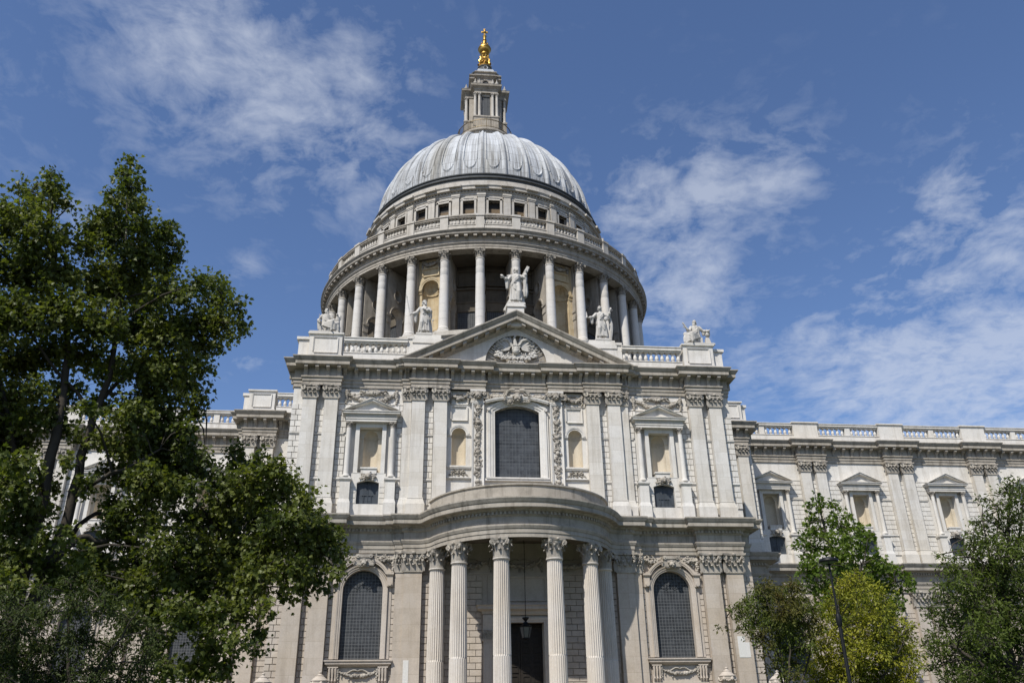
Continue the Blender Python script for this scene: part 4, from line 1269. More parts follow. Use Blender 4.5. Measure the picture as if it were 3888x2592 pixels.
# ---- corner blocks and wings ------------------------------------------------
for s in (-1, 1):
    X = lambda a, b: sorted((s * a, s * b))
    # block in the re-entrant corner
    w = MB(); y = BLK_Y + .56
    w.box(*X(17.9, BLK_X), y, 24, 15.35, 26.0)
    for (x0, x1), ph in ((X(18.0, 21.3), 0), (X(22.4, 23.0), 1), (X(24.1, BLK_X), 0)): rustic(w, x0, x1, 16.45, 24.55, y - .06, .455, bw=.9, phase=ph)
    k = part("wall", w, M['white'])
    w = MB(); w.box(*X(17.9, BLK_X), y, 24, GZ, 15.35)
    for x0, x1 in (X(18.0, 21.0), X(22.4, 22.9)): rustic(w, x0, x1, .8, 11.25, y - .06, .44, bw=.9)
    part("wall", w, M['warm'])
    hp = [(-BLK_X - .05, 18.3), (-BLK_X - .05, BLK_Y + .46), (-24.22, BLK_Y + .46), (-24.22, BLK_Y - .06), (-21.2, BLK_Y - .06), (-21.2, BLK_Y + .44), (-17.5, BLK_Y + .44)]
    if s > 0: hp = [(-x, yy) for x, yy in reversed(hp)]
    e = MB(); e.molding(UP, hp); consoles(e, *X(21.2, 24.22), BLK_Y - .06); consoles(e, *X(18.2, 21.1), BLK_Y + .44)
    for yy in (BLK_Y + 1.2, BLK_Y + 2.2, BLK_Y + 3.2, BLK_Y + 4.2): e.box(*X(BLK_X, BLK_X + .5), yy - .13, yy + .13, 26.9, 27.5)
    part("entablature", e, M['weathered'])
    e = MB(); e.molding(LP, hp); dentils(e, *X(21.2, 24.2), BLK_Y - .06); part("entablature", e, M['weathered'])
    pedestal(*X(21.7, 24.1), BLK_Y + .2, BLK_Y + 2, 28.22, 30.62, M['white'])
    b = MB(); b.box(*X(24.1, BLK_X), BLK_Y + .5, 24, 28.22, 30.1); b.box(*X(24.0, BLK_X + .16), BLK_Y + .4, 24, 30.1, 30.36); part("parapet", b, M['white'])
    balustrade(*X(18.1, 21.5), BLK_Y + .5, 28.22, 29.0, 29.92, 30.36, 7, M['white'], False)
    # wing
    XE = 66.0; wy = WING_Y + .56
    w = MB()
    holes = []
    for c in WBAY: holes += [rect(s * c - .9, s * c + .9, 18.88, 22.62), arch(s * c, .85, 16.42, 18.10, .2)]
    w.plate(rect(*X(24.0, XE), 15.35, 26.0), holes, wy, wy + 1.2)
    w.box(*X(24.0, XE), wy + 1.2, wy + 1.6, 15.3, 28.0)
    edges = [BLK_X] + [v for c in WPAIR for v in (c - 1.42, c + 1.42)] + [XE]
    for i in range(0, len(edges), 2):
        x0, x1 = X(edges[i], edges[i + 1]); c = s * WBAY[min(i // 2, len(WBAY) - 1)]
        hl = [(c - 2.12, c + 2.12, 15.3, 18.55), (c - 2.0, c + 2.0, 18.4, 23.9), (c - 1.75, c + 1.75, 23.7, 24.3), (c - .9, c + .9, 24.2, 24.9)] if i // 2 < len(WBAY) else []
        for z0, z1 in ((16.45, 18.28), (18.60, 21.92), (22.16, 24.0)): rustic(w, x0, x1, z0, z1, wy - .06, .455, bw=1.25, holes=hl)
        for z0, z1 in ((18.30, 18.58), (21.94, 22.14)):
            for p0, p1 in ((x0, c - 2.12), (c + 2.12, x1)): w.box(p0, p1, wy - .12, wy, z0, z1); w.box(p0, p1, wy - .18, wy, z0 + .1, z1 - .05)
        w.box(x0, x1, wy - .09, wy, 24.05, 24.16)
        if i // 2 < len(WPAIR):
            q0, q1 = s * (WPAIR[i // 2]) - .30, s * (WPAIR[i // 2]) + .30
            rustic(w, q0, q1, 16.45, 24.6, wy - .06, .455, bw=.9)
    part("wall", w, M['white'])
    w = MB()
    w.plate(rect(*X(24.0, XE), GZ, 12.85), [arch(s * c, 1.46, 5.42, 10.15, None, 24) for c in WBAY], wy, wy + 1.2)
    w.box(*X(24.0, XE), wy + .1, wy + 1.2, 12.85, 15.35)
    for i in range(0, len(edges), 2):
        x0, x1 = X(edges[i], edges[i + 1]); c = s * WBAY[min(i // 2, len(WBAY) - 1)]
        rustic(w, x0, x1, .8, 11.25, wy - .06, .44, bw=1.25, holes=[(c - 2.15, c + 2.15, 3.4, 12.4)])
    part("wall", w, M['warm'])
    hp = [(-XE, WING_Y + .44)]
    for c in reversed(WPAIR): hp += [(-c - 1.5, WING_Y + .44), (-c - 1.5, WING_Y - .06), (-c + 1.5, WING_Y - .06), (-c + 1.5, WING_Y + .44)]
    hp += [(-24.4, WING_Y + .44)]
    if s > 0: hp = [(-x, yy) for x, yy in reversed(hp)]
    e = MB(); e.molding(UP, hp)
    for i in range(0, len(edges), 2): consoles(e, *X(edges[i], edges[i + 1]), WING_Y + .44, 1.02, .3)
    for c in WPAIR: consoles(e, *X(c - 1.5, c + 1.5), WING_Y - .06)
    part("entablature", e, M['weathered'])
    e = MB(); e.molding(LP, hp)
    for c in WPAIR: dentils(e, *X(c - 1.6, c + 1.6), WING_Y - .06)
    part("entablature", e, M['weathered'])
    pz = [24.7] + [v for c in WPAIR for v in (c - 1.35, c + 1.35)] + [XE]
    for c in WPAIR: pedestal(*X(c - 1.35, c + 1.35), WING_Y + .15, WING_Y + 1.3, 28.22, 30.40, M['white'], False)
    for i in range(0, len(pz), 2):
        x0, x1 = X(pz[i], pz[i + 1]); balustrade(x0, x1, WING_Y + .55, 28.22, 29.0, 29.88, 30.28, int((x1 - x0) / .50), M['white'], False, dies=((x0 + x1) / 2,))
    for c in WPAIR[:2]:
        k = MB(); festoon(k, s * (c - 1.5), s * (c - 3.2), 25.4, .4, wy - .06, .16, int(c)) if c > 50 else None
rf_ = MB()
rf_.box(-17.3, 17.3, 1.6, 30, 27.6, 28.1); rf_.box(-65.5, 65.5, 19.2, 54, 27.5, 28.05); rf_.box(-24.2, 24.2, 14, 30, 27.6, 28.12)
rf_.box(-66, 66, 19.6, 53.8, GZ, 27.5)
part("roof", rf_, M['dark_lead'])


# ------------------------------------------------------------------ drum, peristyle, dome and lantern (axis at x=0, y=LY)
AX = (0.0, LY)


def ringpart(name, prof, mat, n=128, smooth=30, parent=None, rf=None, extra=None):
    m = MB()
    if extra: m.add(extra)
    m.lathe(prof, n, AX, rf=rf, cap=False)
    return part(name, m, mat, parent, smooth)


def about(mb, a):
    """mesh drawn in the frame x across, y=-radius, turned about the dome's axis"""
    t = MB(); t.add(mb, Matrix.Translation((0, LY, 0)) @ Matrix.Rotation(a, 4, 'Z')); return t


DR = ringpart("drum", [(21.6, 20), (21.6, 38.0), (21.9, 38.2), (21.9, 38.7), (21.4, 38.75), (16.5, 38.78)], M['drum'], 160)
ringpart("inner_wall", [(16.5, 38.7), (16.5, 49.40), (19.54, 49.30)], M['soot_shade'], 160)
# ring of columns
c = MB()
pr = [(.66, 39.28), (.70, 39.36), (.70, 39.52), (.60, 39.62), (.63, 39.72), (.54, 39.88)]
for i in range(9):
    z = 39.95 + i * .9; rr_ = .525 - .068 * (i / 8.5) ** 1.6
    pr += [(rr_, z + .012), (rr_ - .002, z + .888), (rr_ - .014, z + .894), (rr_ - .014, z + .906)]
c.lathe(pr + [(.455, 48.06), (.51, 48.10), (.51, 48.18), (.455, 48.22)], 28, (0, -20.2))
c.box(-.74, .74, -20.94, -19.46, 38.75, 39.28)
DCOL = part("peristyle_column", c, M['column'], None, 30)
k = MB(); k.add(capital_round(.455, 1.13, 48.20), Matrix.Translation((0, -20.2, 0)))
part("capital", k, M['carved_dark'], DCOL, 40, True)
DCOL.location = (0, LY, 0)
angs = [5.625 + 11.25 * k for k in range(-10, 10)]
DCOL.rotation_euler = (0, 0, radians(angs[0]))
for a in angs[1:]: inst(DCOL, (0, LY, 0), radians(a))

# radial walls with an archway and an oval light behind each column
b = MB()
ov = [(17.95 + .42 * cos(2 * pi * i / 16), 46.35 + .62 * sin(2 * pi * i / 16)) for i in range(16)]
am = arch(17.95, .95, 38.9, 43.6, None, 12)
t = MB(); t.plate(rect(16.4, 19.62, 38.8, 49.32), [am, ov], -.42, .42, True)
for sy in (-1, 1):
    u = MB(); u.band([(17.95 + 1.0 * sin(q), 43.6 + 1.0 * cos(q)) for q in [-pi / 2 + pi * i / 12 for i in range(13)]], .22, -.50, -.40)
    u.band([(17.95 + .46 * sin(q), 46.35 + .66 * cos(q)) for q in [2 * pi * i / 16 for i in range(17)]], .16, -.47, -.40)
    u.box(16.45, 17.0, -.52, -.4, 43.35, 43.6); u.box(18.9, 19.66, -.52, -.4, 43.35, 43.6); u.box(18.95, 19.66, -.50, -.4, 42.45, 42.9)
    t.add(u, Matrix.Identity(4) if sy < 0 else Matrix.Scale(-1, 4, (0, 1, 0)))
b.add(t, Matrix.Rotation(-pi / 2, 4, 'Z'))                  # plan radius runs along -y
RW = part("buttress_wall", b, M['weathered'])  # darker stone than the drum: the colonnade's shade is put into its colour
RW.location = (0, LY, 0); RW.rotation_euler = (0, 0, radians(angs[1]))
for a in angs[2:-1]: inst(RW, (0, LY, 0), radians(a))

# solid piers with shell niches every fourth bay
b = MB()
fy = -19.15
b.plate(rect(-1.62, 1.62, 38.8, 49.32), [arch(0, .98, 40.4, 45.62)], fy, fy + 1.2)
b.band([(.98 * sin(q), 45.62 + .98 * cos(q)) for q in [-pi / 2 + pi * i / 18 for i in range(19)]], .36, fy - .10, fy + .02)
for s in (-1, 1):
    for z0, z1, d in ((45.0, 45.12, .10), (45.25, 45.38, .12), (45.38, 45.62, .20)): b.box(*sorted((s * 1.0, s * 1.64)), fy - d, fy + .02, z0, z1)
b.band([(-.86, 47.28), (-.86, 48.05), (.86, 48.05), (.86, 47.28), (-.86, 47.28)], .16, fy - .10, fy + .02)
b.box(-1.2, 1.2, fy - .22, fy + .02, 40.12, 40.26); b.box(-1.05, 1.05, fy - .12, fy + .02, 39.0, 40.12)
NP = part("niche_pier", b, M['ochre'])
n = MB()
cN = (0, fy + .06)
n.lathe([(.98, 40.4), (.98, 45.62)], 22, cN, pi / 2, 3 * pi / 2)
n.lathe([(.94, 44.98), (.86, 45.08), (.90, 45.14), (.84, 45.30), (.80, 45.56), (.98, 45.62)], 22, cN, pi / 2, 3 * pi / 2)
n.lathe([(.98 * cos(q), 45.62 + .98 * sin(q)) for q in [pi / 2 * i / 8 for i in range(9)]], 66, cN, pi / 2, 3 * pi / 2, rf=lambda a, r, z: r * (1 - .10 * abs(sin((a - pi / 2) * 5.5))))
n.lathe([(0, 40.41), (.98, 40.41)], 18, cN, pi / 2, 3 * pi / 2)
part("niche", n, M['ochre'], NP, 60, True)
n = MB(); f2 = MB(); festoon(f2, -1.0, 1.0, 48.95, .35, fy - .02, .20, 5)
for s in (-1, 1): volute(f2, Matrix.Translation((s * .85, fy - .1, 49.0)), .24, .25)
part("festoon", f2, M['carved_dark'], NP, 40, True)
NP.location = (0, LY, 0); NP.rotation_euler = (0, 0, radians(-22.5))
for a in (22.5, 67.5, -67.5): inst(NP, (0, LY, 0), radians(a))

# inner wall of the colonnade: window and panel in every open bay
b = MB()
b.box(-1.30, -1.0, -16.75, -16.2, 38.8, 43.9); b.box(1.0, 1.30, -16.75, -16.2, 38.8, 43.9)
b.box(-1.30, 1.30, -16.75, -16.2, 43.5, 44.6); b.box(-1.5, 1.5, -16.85, -16.2, 44.55, 44.75)
b.box(-1.62, 1.62, -16.75, -16.2, 46.35, 46.55); b.band([(-1.0, 46.9), (-1.0, 48.7), (1.0, 48.7), (1.0, 46.9), (-1.0, 46.9)], .14, -16.72, -16.5)
WB = part("window", b, M['soot_shade'])
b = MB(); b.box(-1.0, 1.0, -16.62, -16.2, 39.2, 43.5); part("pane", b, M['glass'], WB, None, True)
WB.location = (0, LY, 0)
bays = [11.25 * k for k in range(-8, 9) if (k + 2) % 4 != 0]
WB.rotation_euler = (0, 0, radians(bays[0]))
for a in bays[1:]: inst(WB, (0, LY, 0), radians(a))

# entablature of the peristyle
PE = MB(); t = MB(); t.box(-.20, .20, -21.26, -20.75, 50.66, 50.93)
for i in range(128):
    a = 2 * pi * (i + .5) / 128
    if abs((a + pi) % (2 * pi) - pi) < radians(112): PE.add(t, Matrix.Translation((0, LY, 0)) @ Matrix.Rotation(a, 4, 'Z'))
E_ = ringpart("entablature", [(19.55, 49.6), (19.55, 49.28), (20.72, 49.28), (20.72, 49.56), (20.77, 49.58), (20.77, 49.84), (20.82, 49.86), (20.92, 50.0), (20.92, 50.06), (20.74, 50.08), (20.74, 50.50), (20.86, 50.58), (20.86, 50.62), (20.80, 50.64), (20.80, 50.92), (21.34, 50.96), (21.36, 51.0), (21.36, 51.18), (21.42, 51.22), (21.56, 51.40), (21.56, 51.46), (20.2, 51.56)], M['weathered'], 160, extra=PE)
# balustrade of the stone gallery
G_ = ringpart("balustrade", [(20.25, 51.5), (20.90, 51.5), (20.90, 51.75), (20.80, 51.80), (20.80, 52.30), (20.86, 52.36), (20.86, 52.46), (20.3, 52.46), (20.25, 51.5)], M['drum'], 160)
m = MB(); m.lathe([(20.30, 53.36), (20.84, 53.36), (20.84, 53.50), (20.92, 53.54), (20.92, 53.68), (20.25, 53.72), (20.30, 53.36)], 160, AX, cap=False)
part("rail", m, M['weathered'], G_, 30, True)
m = MB(); m.box(-.46, .46, -20.92, -20.2, 51.9, 53.42); m.box(-.52, .52, -21.0, -20.15, 53.50, 53.76)
PD = part("pedestal", m, M['drum'], G_, None, True)
PD.location = (0, LY, 0); PD.rotation_euler = (0, 0, radians(angs[0]))
for a in angs[1:]:
    o = PD.copy(); COL.objects.link(o); o.rotation_euler = (0, 0, radians(a))
bm_ = baluster(52.46, 53.36, .17, -20.55).mesh("baluster", M['drum'], 40)
back = MB(); bp = baluster(52.46, 53.36, .17, -20.55)
for k in range(-10, 10):
    for i in range(7):
        a = 11.25 * k + 1.55 + (11.25 - 3.1) * (i + .5) / 7 - 5.625
        if -45 < a < 50:
            o = link("baluster", bm_, G_, True); o.location = (0, LY, 0); o.rotation_euler = (0, 0, radians(a))
        else: back.add(bp, Matrix.Translation((0, LY, 0)) @ Matrix.Rotation(radians(a), 4, 'Z'))
o = part("balusters", back, M['drum'], G_, 40, True); o['kind'] = 'stuff'

# attic storey with square windows
PE = MB(); t = MB(); t.box(-.09, .09, -15.98, -15.7, 60.46, 60.62)
for i in range(240): PE.add(t, Matrix.Translation((0, LY, 0)) @ Matrix.Rotation(2 * pi * i / 240, 4, 'Z'))
ringpart("attic", [(15.25, 51.4), (15.25, 59.30), (15.72, 59.30), (15.72, 60.02), (15.80, 60.06), (15.80, 60.30), (15.92, 60.36), (15.92, 60.44), (15.78, 60.46), (15.78, 60.62), (16.25, 60.66), (16.25, 60.92), (16.38, 61.10), (16.38, 61.16), (15.9, 61.3)], M['drum'], 160, extra=PE)
m = MB()
m.box(-.42, .42, -16.02, -15.5, 52, 60.0); m.box(-.50, .50, -16.08, -15.5, 59.62, 59.80); m.box(-.54, .54, -16.14, -15.5, 59.80, 60.05)
m.box(-.78, .78, -16.60, -15.7, 60.92, 61.2)
AP = part("pilaster", m, M['drum'])
m = MB()
m.box(-.95, -.70, -15.92, -15.5, 57.2, 59.4); m.box(.70, .95, -15.92, -15.5, 57.2, 59.4); m.box(-.95, .95, -15.92, -15.5, 59.16, 59.46)
m.box(-1.56, -.70, -15.70, -15.2, 52, 59.42); m.box(.70, 1.56, -15.70, -15.2, 52, 59.42); m.box(-.70, .70, -15.70, -15.2, 52, 57.2); m.box(-.70, .70, -15.70, -15.2, 59.16, 59.42); m.box(-.62, .62, -15.98, -15.5, 59.44, 59.62); m.box(-1.05, 1.05, -15.98, -15.5, 56.95, 57.2); m.box(-1.02, 1.02, -15.88, -15.5, 59.30, 59.50)
AW = part("window", m, M['drum'])
m = MB(); m.box(-.70, .70, -15.34, -15.2, 57.2, 59.16); part("pane", m, M['oak'], AW, None, True)
m = MB(); m.box(-.70, .70, -15.37, -15.2, 57.2, 58.2); part("shutter", m, simple('brown_boarding', (.13, .09, .05), .8), AW, None, True)
for root, off in ((AP, 5.625), (AW, 0)):
    root.location = (0, LY, 0); root.rotation_euler = (0, 0, radians(off - 90))
    for k in range(1, 16): inst(root, (0, LY, 0), radians(off - 90 + 11.25 * k))
ringpart("dome_step", [(15.9, 61.25), (15.95, 61.3), (15.95, 62.05), (15.75, 62.1)], M['drum'], 160)
ringpart("dome_step", [(15.8, 62.05), (15.8, 62.5), (15.98, 62.52), (16.0, 62.62), (15.9, 62.74), (15.6, 62.76), (15.6, 63.2), (15.72, 63.22), (15.74, 63.34), (15.62, 63.46), (15.0, 63.5)], M['dark_lead'], 160)

# ---- ribbed dome --------------------------------------------------------------
NB, NA, NZ = 32, 48, 120
NV = NB * NA
vs = []; fs = []
H0, HR, HH = 63.3, 15.05, 14.9


def dome_h(u, t):
    """relief of the lead: u in -1..1 across a bay (rib at +-1), t height fraction"""
    au = abs(u)
    h = 0.0
    if au > .76:                                            # rolled rib with a fillet on each side
        q = (au - .76) / .24
        h += .10 if q < .30 else .10 + .17 * sqrt(max(0.0, 1 - ((1 - q) / .70) ** 2))
    half = .56
    zb = .085 + .085 * (1 - sqrt(max(0.0, 1 - (min(au, half) / half) ** 2)))
    if au < half + .10:                                     # sunk panel with a bead and a rounded foot
        e = min((half - au) / .10, (t - zb) / .016)
        if -1 < e < 0: h += .13 * sqrt(max(0.0, 1 - (2 * e + 1) ** 2))
        elif e >= 0: h -= .09 * min(1.0, e * 4)
    return h


for j in range(NZ + 1):
    t = (j / NZ) ** 1.15
    th = t * radians(75.5)
    r0 = HR * cos(th); z = H0 + HH * sin(th)
    k = (.35 + .65 * r0 / HR)
    for i in range(NV):
        u = ((i % NA) / NA) * 2 - 1
        rr = r0 + dome_h(u, t) * k
        a = 2 * pi * (i - NA / 2) / NV
        vs.append((rr * sin(a), LY - rr * cos(a), z + dome_h(u, t) * k * sin(th) * .8))
for j in range(NZ):
    for i in range(NV):
        q = (i + 1) % NV
        fs.append((j * NV + i, j * NV + q, (j + 1) * NV + q, (j + 1) * NV + i))
m = MB(); m.v = vs; m.f = fs
DOME = part("dome", m, M['dome'], None, 40)

# ---- lantern ---------------------------------------------------------------------
LN = MB()
LN.lathe([(3.72, 77.0), (3.72, 79.6), (3.9, 79.7), (3.9, 79.95), (4.15, 80.05), (4.15, 80.35), (3.7, 80.4), (2.9, 80.42)], 48, AX, cap=False)
P = lambda mb: part("lantern", mb, M['drum'])
LAN = part("lantern", LN, M['weathered'], None, 30)
core = MB()


def cross_plan(a, b):
    """plan outline (counter-clockwise seen from below -> outward to the right of travel) of a square core with four porches"""
    return [(-b, -a), (b, -a), (b, -b), (a, -b), (a, b), (b, b), (b, a), (-b, a), (-b, b), (-a, b), (-a, -b), (-b, -b)]


def lm(mb, prof, a, b, closed=True):
    mb.molding(prof, [(x, y + LY) for x, y in cross_plan(a, b)], True)


lm(core, [(0, 80.4), (0, 82.9), (.1, 83.0), (.1, 83.25), (-1.2, 83.3)], 3.15, 1.85)
lm(core, [(-.3, 83.2), (-.3, 88.0)], 2.75, 1.95)
lm(core, [(-.1, 87.75), (-.1, 88.2), (0, 88.25), (0, 88.45), (.12, 88.5), (.12, 88.62), (.42, 88.75), (.45, 88.95), (.5, 89.05), (-1.6, 89.15)], 3.15, 1.85)
core.box(-2.9, 2.9, LY - 1.4, LY + 1.4, 87.72, 87.76); core.box(-1.4, 1.4, LY - 2.9, LY + 2.9, 87.72, 87.755)
lm(core, [(0, 89.0), (0, 89.35), (-.1, 89.4), (-.1, 91.4), (.05, 91.5), (.05, 91.6), (.32, 91.75), (.32, 91.9), (.1, 91.98), (.1, 92.35), (.32, 92.45), (.32, 92.6), (-.8, 92.62)], 2.15, 1.35)
part("core", core, M['weathered'], LAN, None, True)
for q in range(4):
    R = Matrix.Translation((0, LY, 0)) @ Matrix.Rotation(q * pi / 2, 4, 'Z')
    w = MB(); t = MB(); t.box(-.62, .62, -2.60, -2.3, 83.3, 87.4); w.add(t, R); WN = part("window", w, M['glass'], LAN, None, True)
    w = MB(); t = MB(); t.box(-.85, -.62, -2.72, -2.3, 83.3, 87.6); t.box(.62, .85, -2.72, -2.3, 83.3, 87.6); t.box(-.85, .85, -2.72, -2.3, 87.3, 87.72)
    # oval light above
    t.band([(.45 * sin(x), 90.4 + .52 * cos(x)) for x in [2 * pi * i / 16 for i in range(17)]], .18, -2.22, -2.0); w.add(t, R); part("window_frame", w, M['weathered'], LAN, None, True)
    w = MB(); t = MB(); t.plate([(.45 * cos(x), 90.4 + .52 * sin(x)) for x in [2 * pi * i / 16 for i in range(16)]], [], -2.08, -2.0); w.add(t, R); part("oval_window", w, M['glass'], LAN, None, True)
    for x in (-1.62, -.98, .98, 1.62):
        t = MB(); t.lathe([(.30, 83.25), (.30, 83.4), (.24, 83.5), (.22, 83.6), (.19, 87.1)], 14, (x, -2.86)); k = MB(); k.add(t, R)
        part("column", k, M['drum'], LAN, 40, True)
        t = MB(); t.add(capital_round(.19, .62, 87.1), Matrix.Translation((x, -2.86, 0))); k = MB(); k.add(t, R); part("capital", k, M['drum'], LAN, 40, True)
    # pepper-pot finials above the porch columns and little scrolls
    for x in (-1.62, -1.0, 1.0, 1.62):
        t = MB(); t.lathe([(.25, 89.1), (.25, 89.3), (.15, 89.36), (.30, 89.6), (.30, 89.75), (.12, 89.95), (.16, 90.05), (.05, 90.3), (.09, 90.4), (.01, 90.55)], 12, (x, -2.92)); k = MB(); k.add(t, R); part("finial", k, M['drum'], LAN, 40, True)
    # niche in the face between porches
    # rounded lead roof over each face
    t = MB()
    sec = [(2.25 * cos(x), 92.6 + 1.75 * sin(x)) for x in [pi / 2 * i / 10 for i in range(9)]]
    b0 = 0
    for i, (rr, z) in enumerate(sec):
        hw = 1.35 - .45 * (i / 8)
        for xx in (-hw, -hw * .5, 0, hw * .5, hw): t.v.append((xx, -rr - .03 * (xx == 0), z))
    for i in range(8):
        for j in range(4): q_ = i * 5 + j; t.f.append((q_, q_ + 1, q_ + 6, q_ + 5))
    t.band([(.24 * sin(x), 93.75 + .26 * cos(x)) for x in [2 * pi * i / 12 for i in range(13)]], .12, -1.98, -1.4)
    k = MB(); k.add(t, R); part("roof", k, M['pale_lead'], LAN, 30, True)
    t = MB(); t.cyl_y(0, 93.75, .24, -1.95, -1.3, 12); k = MB(); k.add(t, R); part("round_light", k, M['oak'], LAN, None, True)
t = MB(); t.lathe([(2.25, 92.6), (2.18, 93.1), (1.95, 93.6), (1.60, 94.0), (1.25, 94.3), (1.1, 94.4)], 24, AX, rf=lambda a, r, z: r * .93, cap=False); part("roof", t, M['pale_lead'], LAN, 30, True)
t = MB(); t.lathe([(1.05, 94.2), (1.22, 94.4), (1.22, 94.75), (1.05, 95.0), (1.15, 95.15), (1.15, 95.25), (.9, 95.4)], 32, AX); part("roof", t, M['dark_lead'], LAN, 30, True)
for a in (45, 135, 225, 315):
    k = MB(); t = MB(); t.lathe([(.10, 90.0), (.01, 90.02)], 4); 
# railing of the golden gallery
RG = MB()
RG.lathe([(4.02, 81.80), (4.10, 81.80), (4.10, 81.92), (4.02, 81.92), (4.02, 81.80)], 64, AX, cap=False)
RG.lathe([(4.03, 80.55), (4.09, 80.55), (4.09, 80.62), (4.03, 80.62), (4.03, 80.55)], 64, AX, cap=False)
for i in range(100):
    a = 2 * pi * i / 100; t = MB()
    hw = .05 if i % 10 == 0 else .014
    t.box(-hw, hw, -4.06 - hw, -4.06 + hw, 80.35, 82.0 if i % 10 == 0 else 81.85); RG.add(t, Matrix.Translation((0, LY, 0)) @ Matrix.Rotation(a, 4, 'Z'))
part("gallery_railing", RG, M['old_gilt'], LAN, None, True)

# gilded ball and cross
GB = MB()
GB.lathe([(.95, 95.3), (1.05, 95.5), (.95, 95.75), (.75, 95.9), (.62, 96.3), (.5, 96.6), (.35, 96.7), (.3, 97.7), (.55, 98.0), (.7, 98.2), (.62, 98.4), (.6, 98.52)], 32, AX)
for q in range(8):
    a = q * pi / 4 + .2
    GB.tube([(AX[0] + .95 * sin(a), AX[1] - .95 * cos(a), 95.9), (AX[0] + .72 * sin(a), AX[1] - .72 * cos(a), 96.4), (AX[0] + .85 * sin(a), AX[1] - .85 * cos(a), 96.8), (AX[0] + .6 * sin(a), AX[1] - .6 * cos(a), 97.3), (AX[0] + .66 * sin(a), AX[1] - .66 * cos(a), 97.8)], [.26, .17, .22, .15, .17], 8)
GB.lathe([(.02, 98.4)] + [(1.0 * sin(x), 99.42 - 1.0 * cos(x)) for x in [pi * i / 16 for i in range(2, 15)]] + [(.35, 100.36)], 40, AX)
GB.lathe([(.99, 99.30), (1.05, 99.36), (1.05, 99.48), (.99, 99.54)], 40, AX, cap=False)
GB.lathe([(.55, 100.2), (.62, 100.32), (.4, 100.5), (.34, 100.9), (.26, 101.2), (.36, 101.35), (.22, 101.5), (.25, 102.1), (.33, 102.3), (.2, 102.4)], 24, AX)
for q in range(4):
    a = q * pi / 2
    GB.tube([(AX[0] + .36 * sin(a), AX[1] - .36 * cos(a), 100.4), (AX[0] + .52 * sin(a), AX[1] - .52 * cos(a), 100.75), (AX[0] + .42 * sin(a), AX[1] - .42 * cos(a), 101.0)], [.08, .09, .05], 6)
BC = part("ball_and_cross", GB, M['gold'], None, 40)
t = MB(); x, y = AX
t.frustum(x - .13, x + .13, y - .12, y + .12, 102.3, x - .10, x + .10, y - .10, y + .10, 103.7); t.box(x - .36, x + .36, y - .10, y + .10, 103.05, 103.32)
for cx, cz in ((-.38, 103.18), (.38, 103.18), (0, 103.75)):
    t.ico((x + cx, y, cz), .14, (1, .7, 1))
    for dx, dz in ((-.12, -.16), (.12, -.16), (-.12, .16), (.12, .16)): t.ico((x + cx + dx * .7, y, cz + dz * .7), .09, (1, .8, 1))
t.ico((x, y - .1, 103.18), .22)
part("cross", t, M['gold'], BC, 40, True)


# ------------------------------------------------------------------ carved figures on the parapet
def sculpt(name, mb, voxel, mat, parent, smooth=1):
    """fuse overlapping solids into one continuous carved surface"""
    me = bpy.data.meshes.new(name); me.from_pydata(mb.v, [], mb.f); me.update()
    ob = bpy.data.objects.new(name, me); COL.objects.link(ob)
    r = ob.modifiers.new("r", 'REMESH'); r.mode = 'VOXEL'; r.voxel_size = voxel
    s = ob.modifiers.new("s", 'SMOOTH'); s.factor = .5; s.iterations = smooth
    dg = bpy.context.evaluated_depsgraph_get()
    m2 = bpy.data.meshes.new_from_object(ob.evaluated_get(dg)); m2.name = name
    bpy.data.objects.remove(ob)
    m2.materials.clear(); m2.materials.append(mat)
    m2.polygons.foreach_set('use_smooth', [True] * len(m2.polygons))
    return link(name, m2, parent, True)


def capsule(mb, pts, rad, n=10):
    mb.tube(pts, rad, n)
    for p, r in ((pts[0], rad[0]), (pts[-1], rad[-1])): mb.ico(p, r * 1.02)


def ell(mb, c, r, rx=0, ry=0, rz=0):
    t = MB(); t.ico((0, 0, 0), 1.0)
    mb.add(t, Matrix.Translation(c) @ Euler((rx, ry, rz)).to_matrix().to_4x4() @ Matrix.Diagonal((*r, 1)))


def drape(mb, rows, n=44, freq=11, ph=0.0):
    """closed cloth volume: rows of (z, cx, cy, rx, ry, fold depth)"""
    b = len(mb.v)
    for z, cx, cy, rx, ry, am in rows:
        for i in range(n):
            a = 2 * pi * i / n
            k = 1 + am * (sin(freq * a + ph + z * 1.3) + .5 * sin((freq - 4) * a + 1.7 + ph))
            mb.v.append((cx + rx * k * cos(a), cy + ry * k * sin(a), z))
    for j in range(len(rows) - 1):
        for i in range(n):
            q = (i + 1) % n; mb.f.append((b + j * n + i, b + j * n + q, b + (j + 1) * n + q, b + (j + 1) * n + i))
    mb.f.append(tuple(b + i for i in reversed(range(n)))); e = b + (len(rows) - 1) * n; mb.f.append(tuple(e + i for i in range(n)))


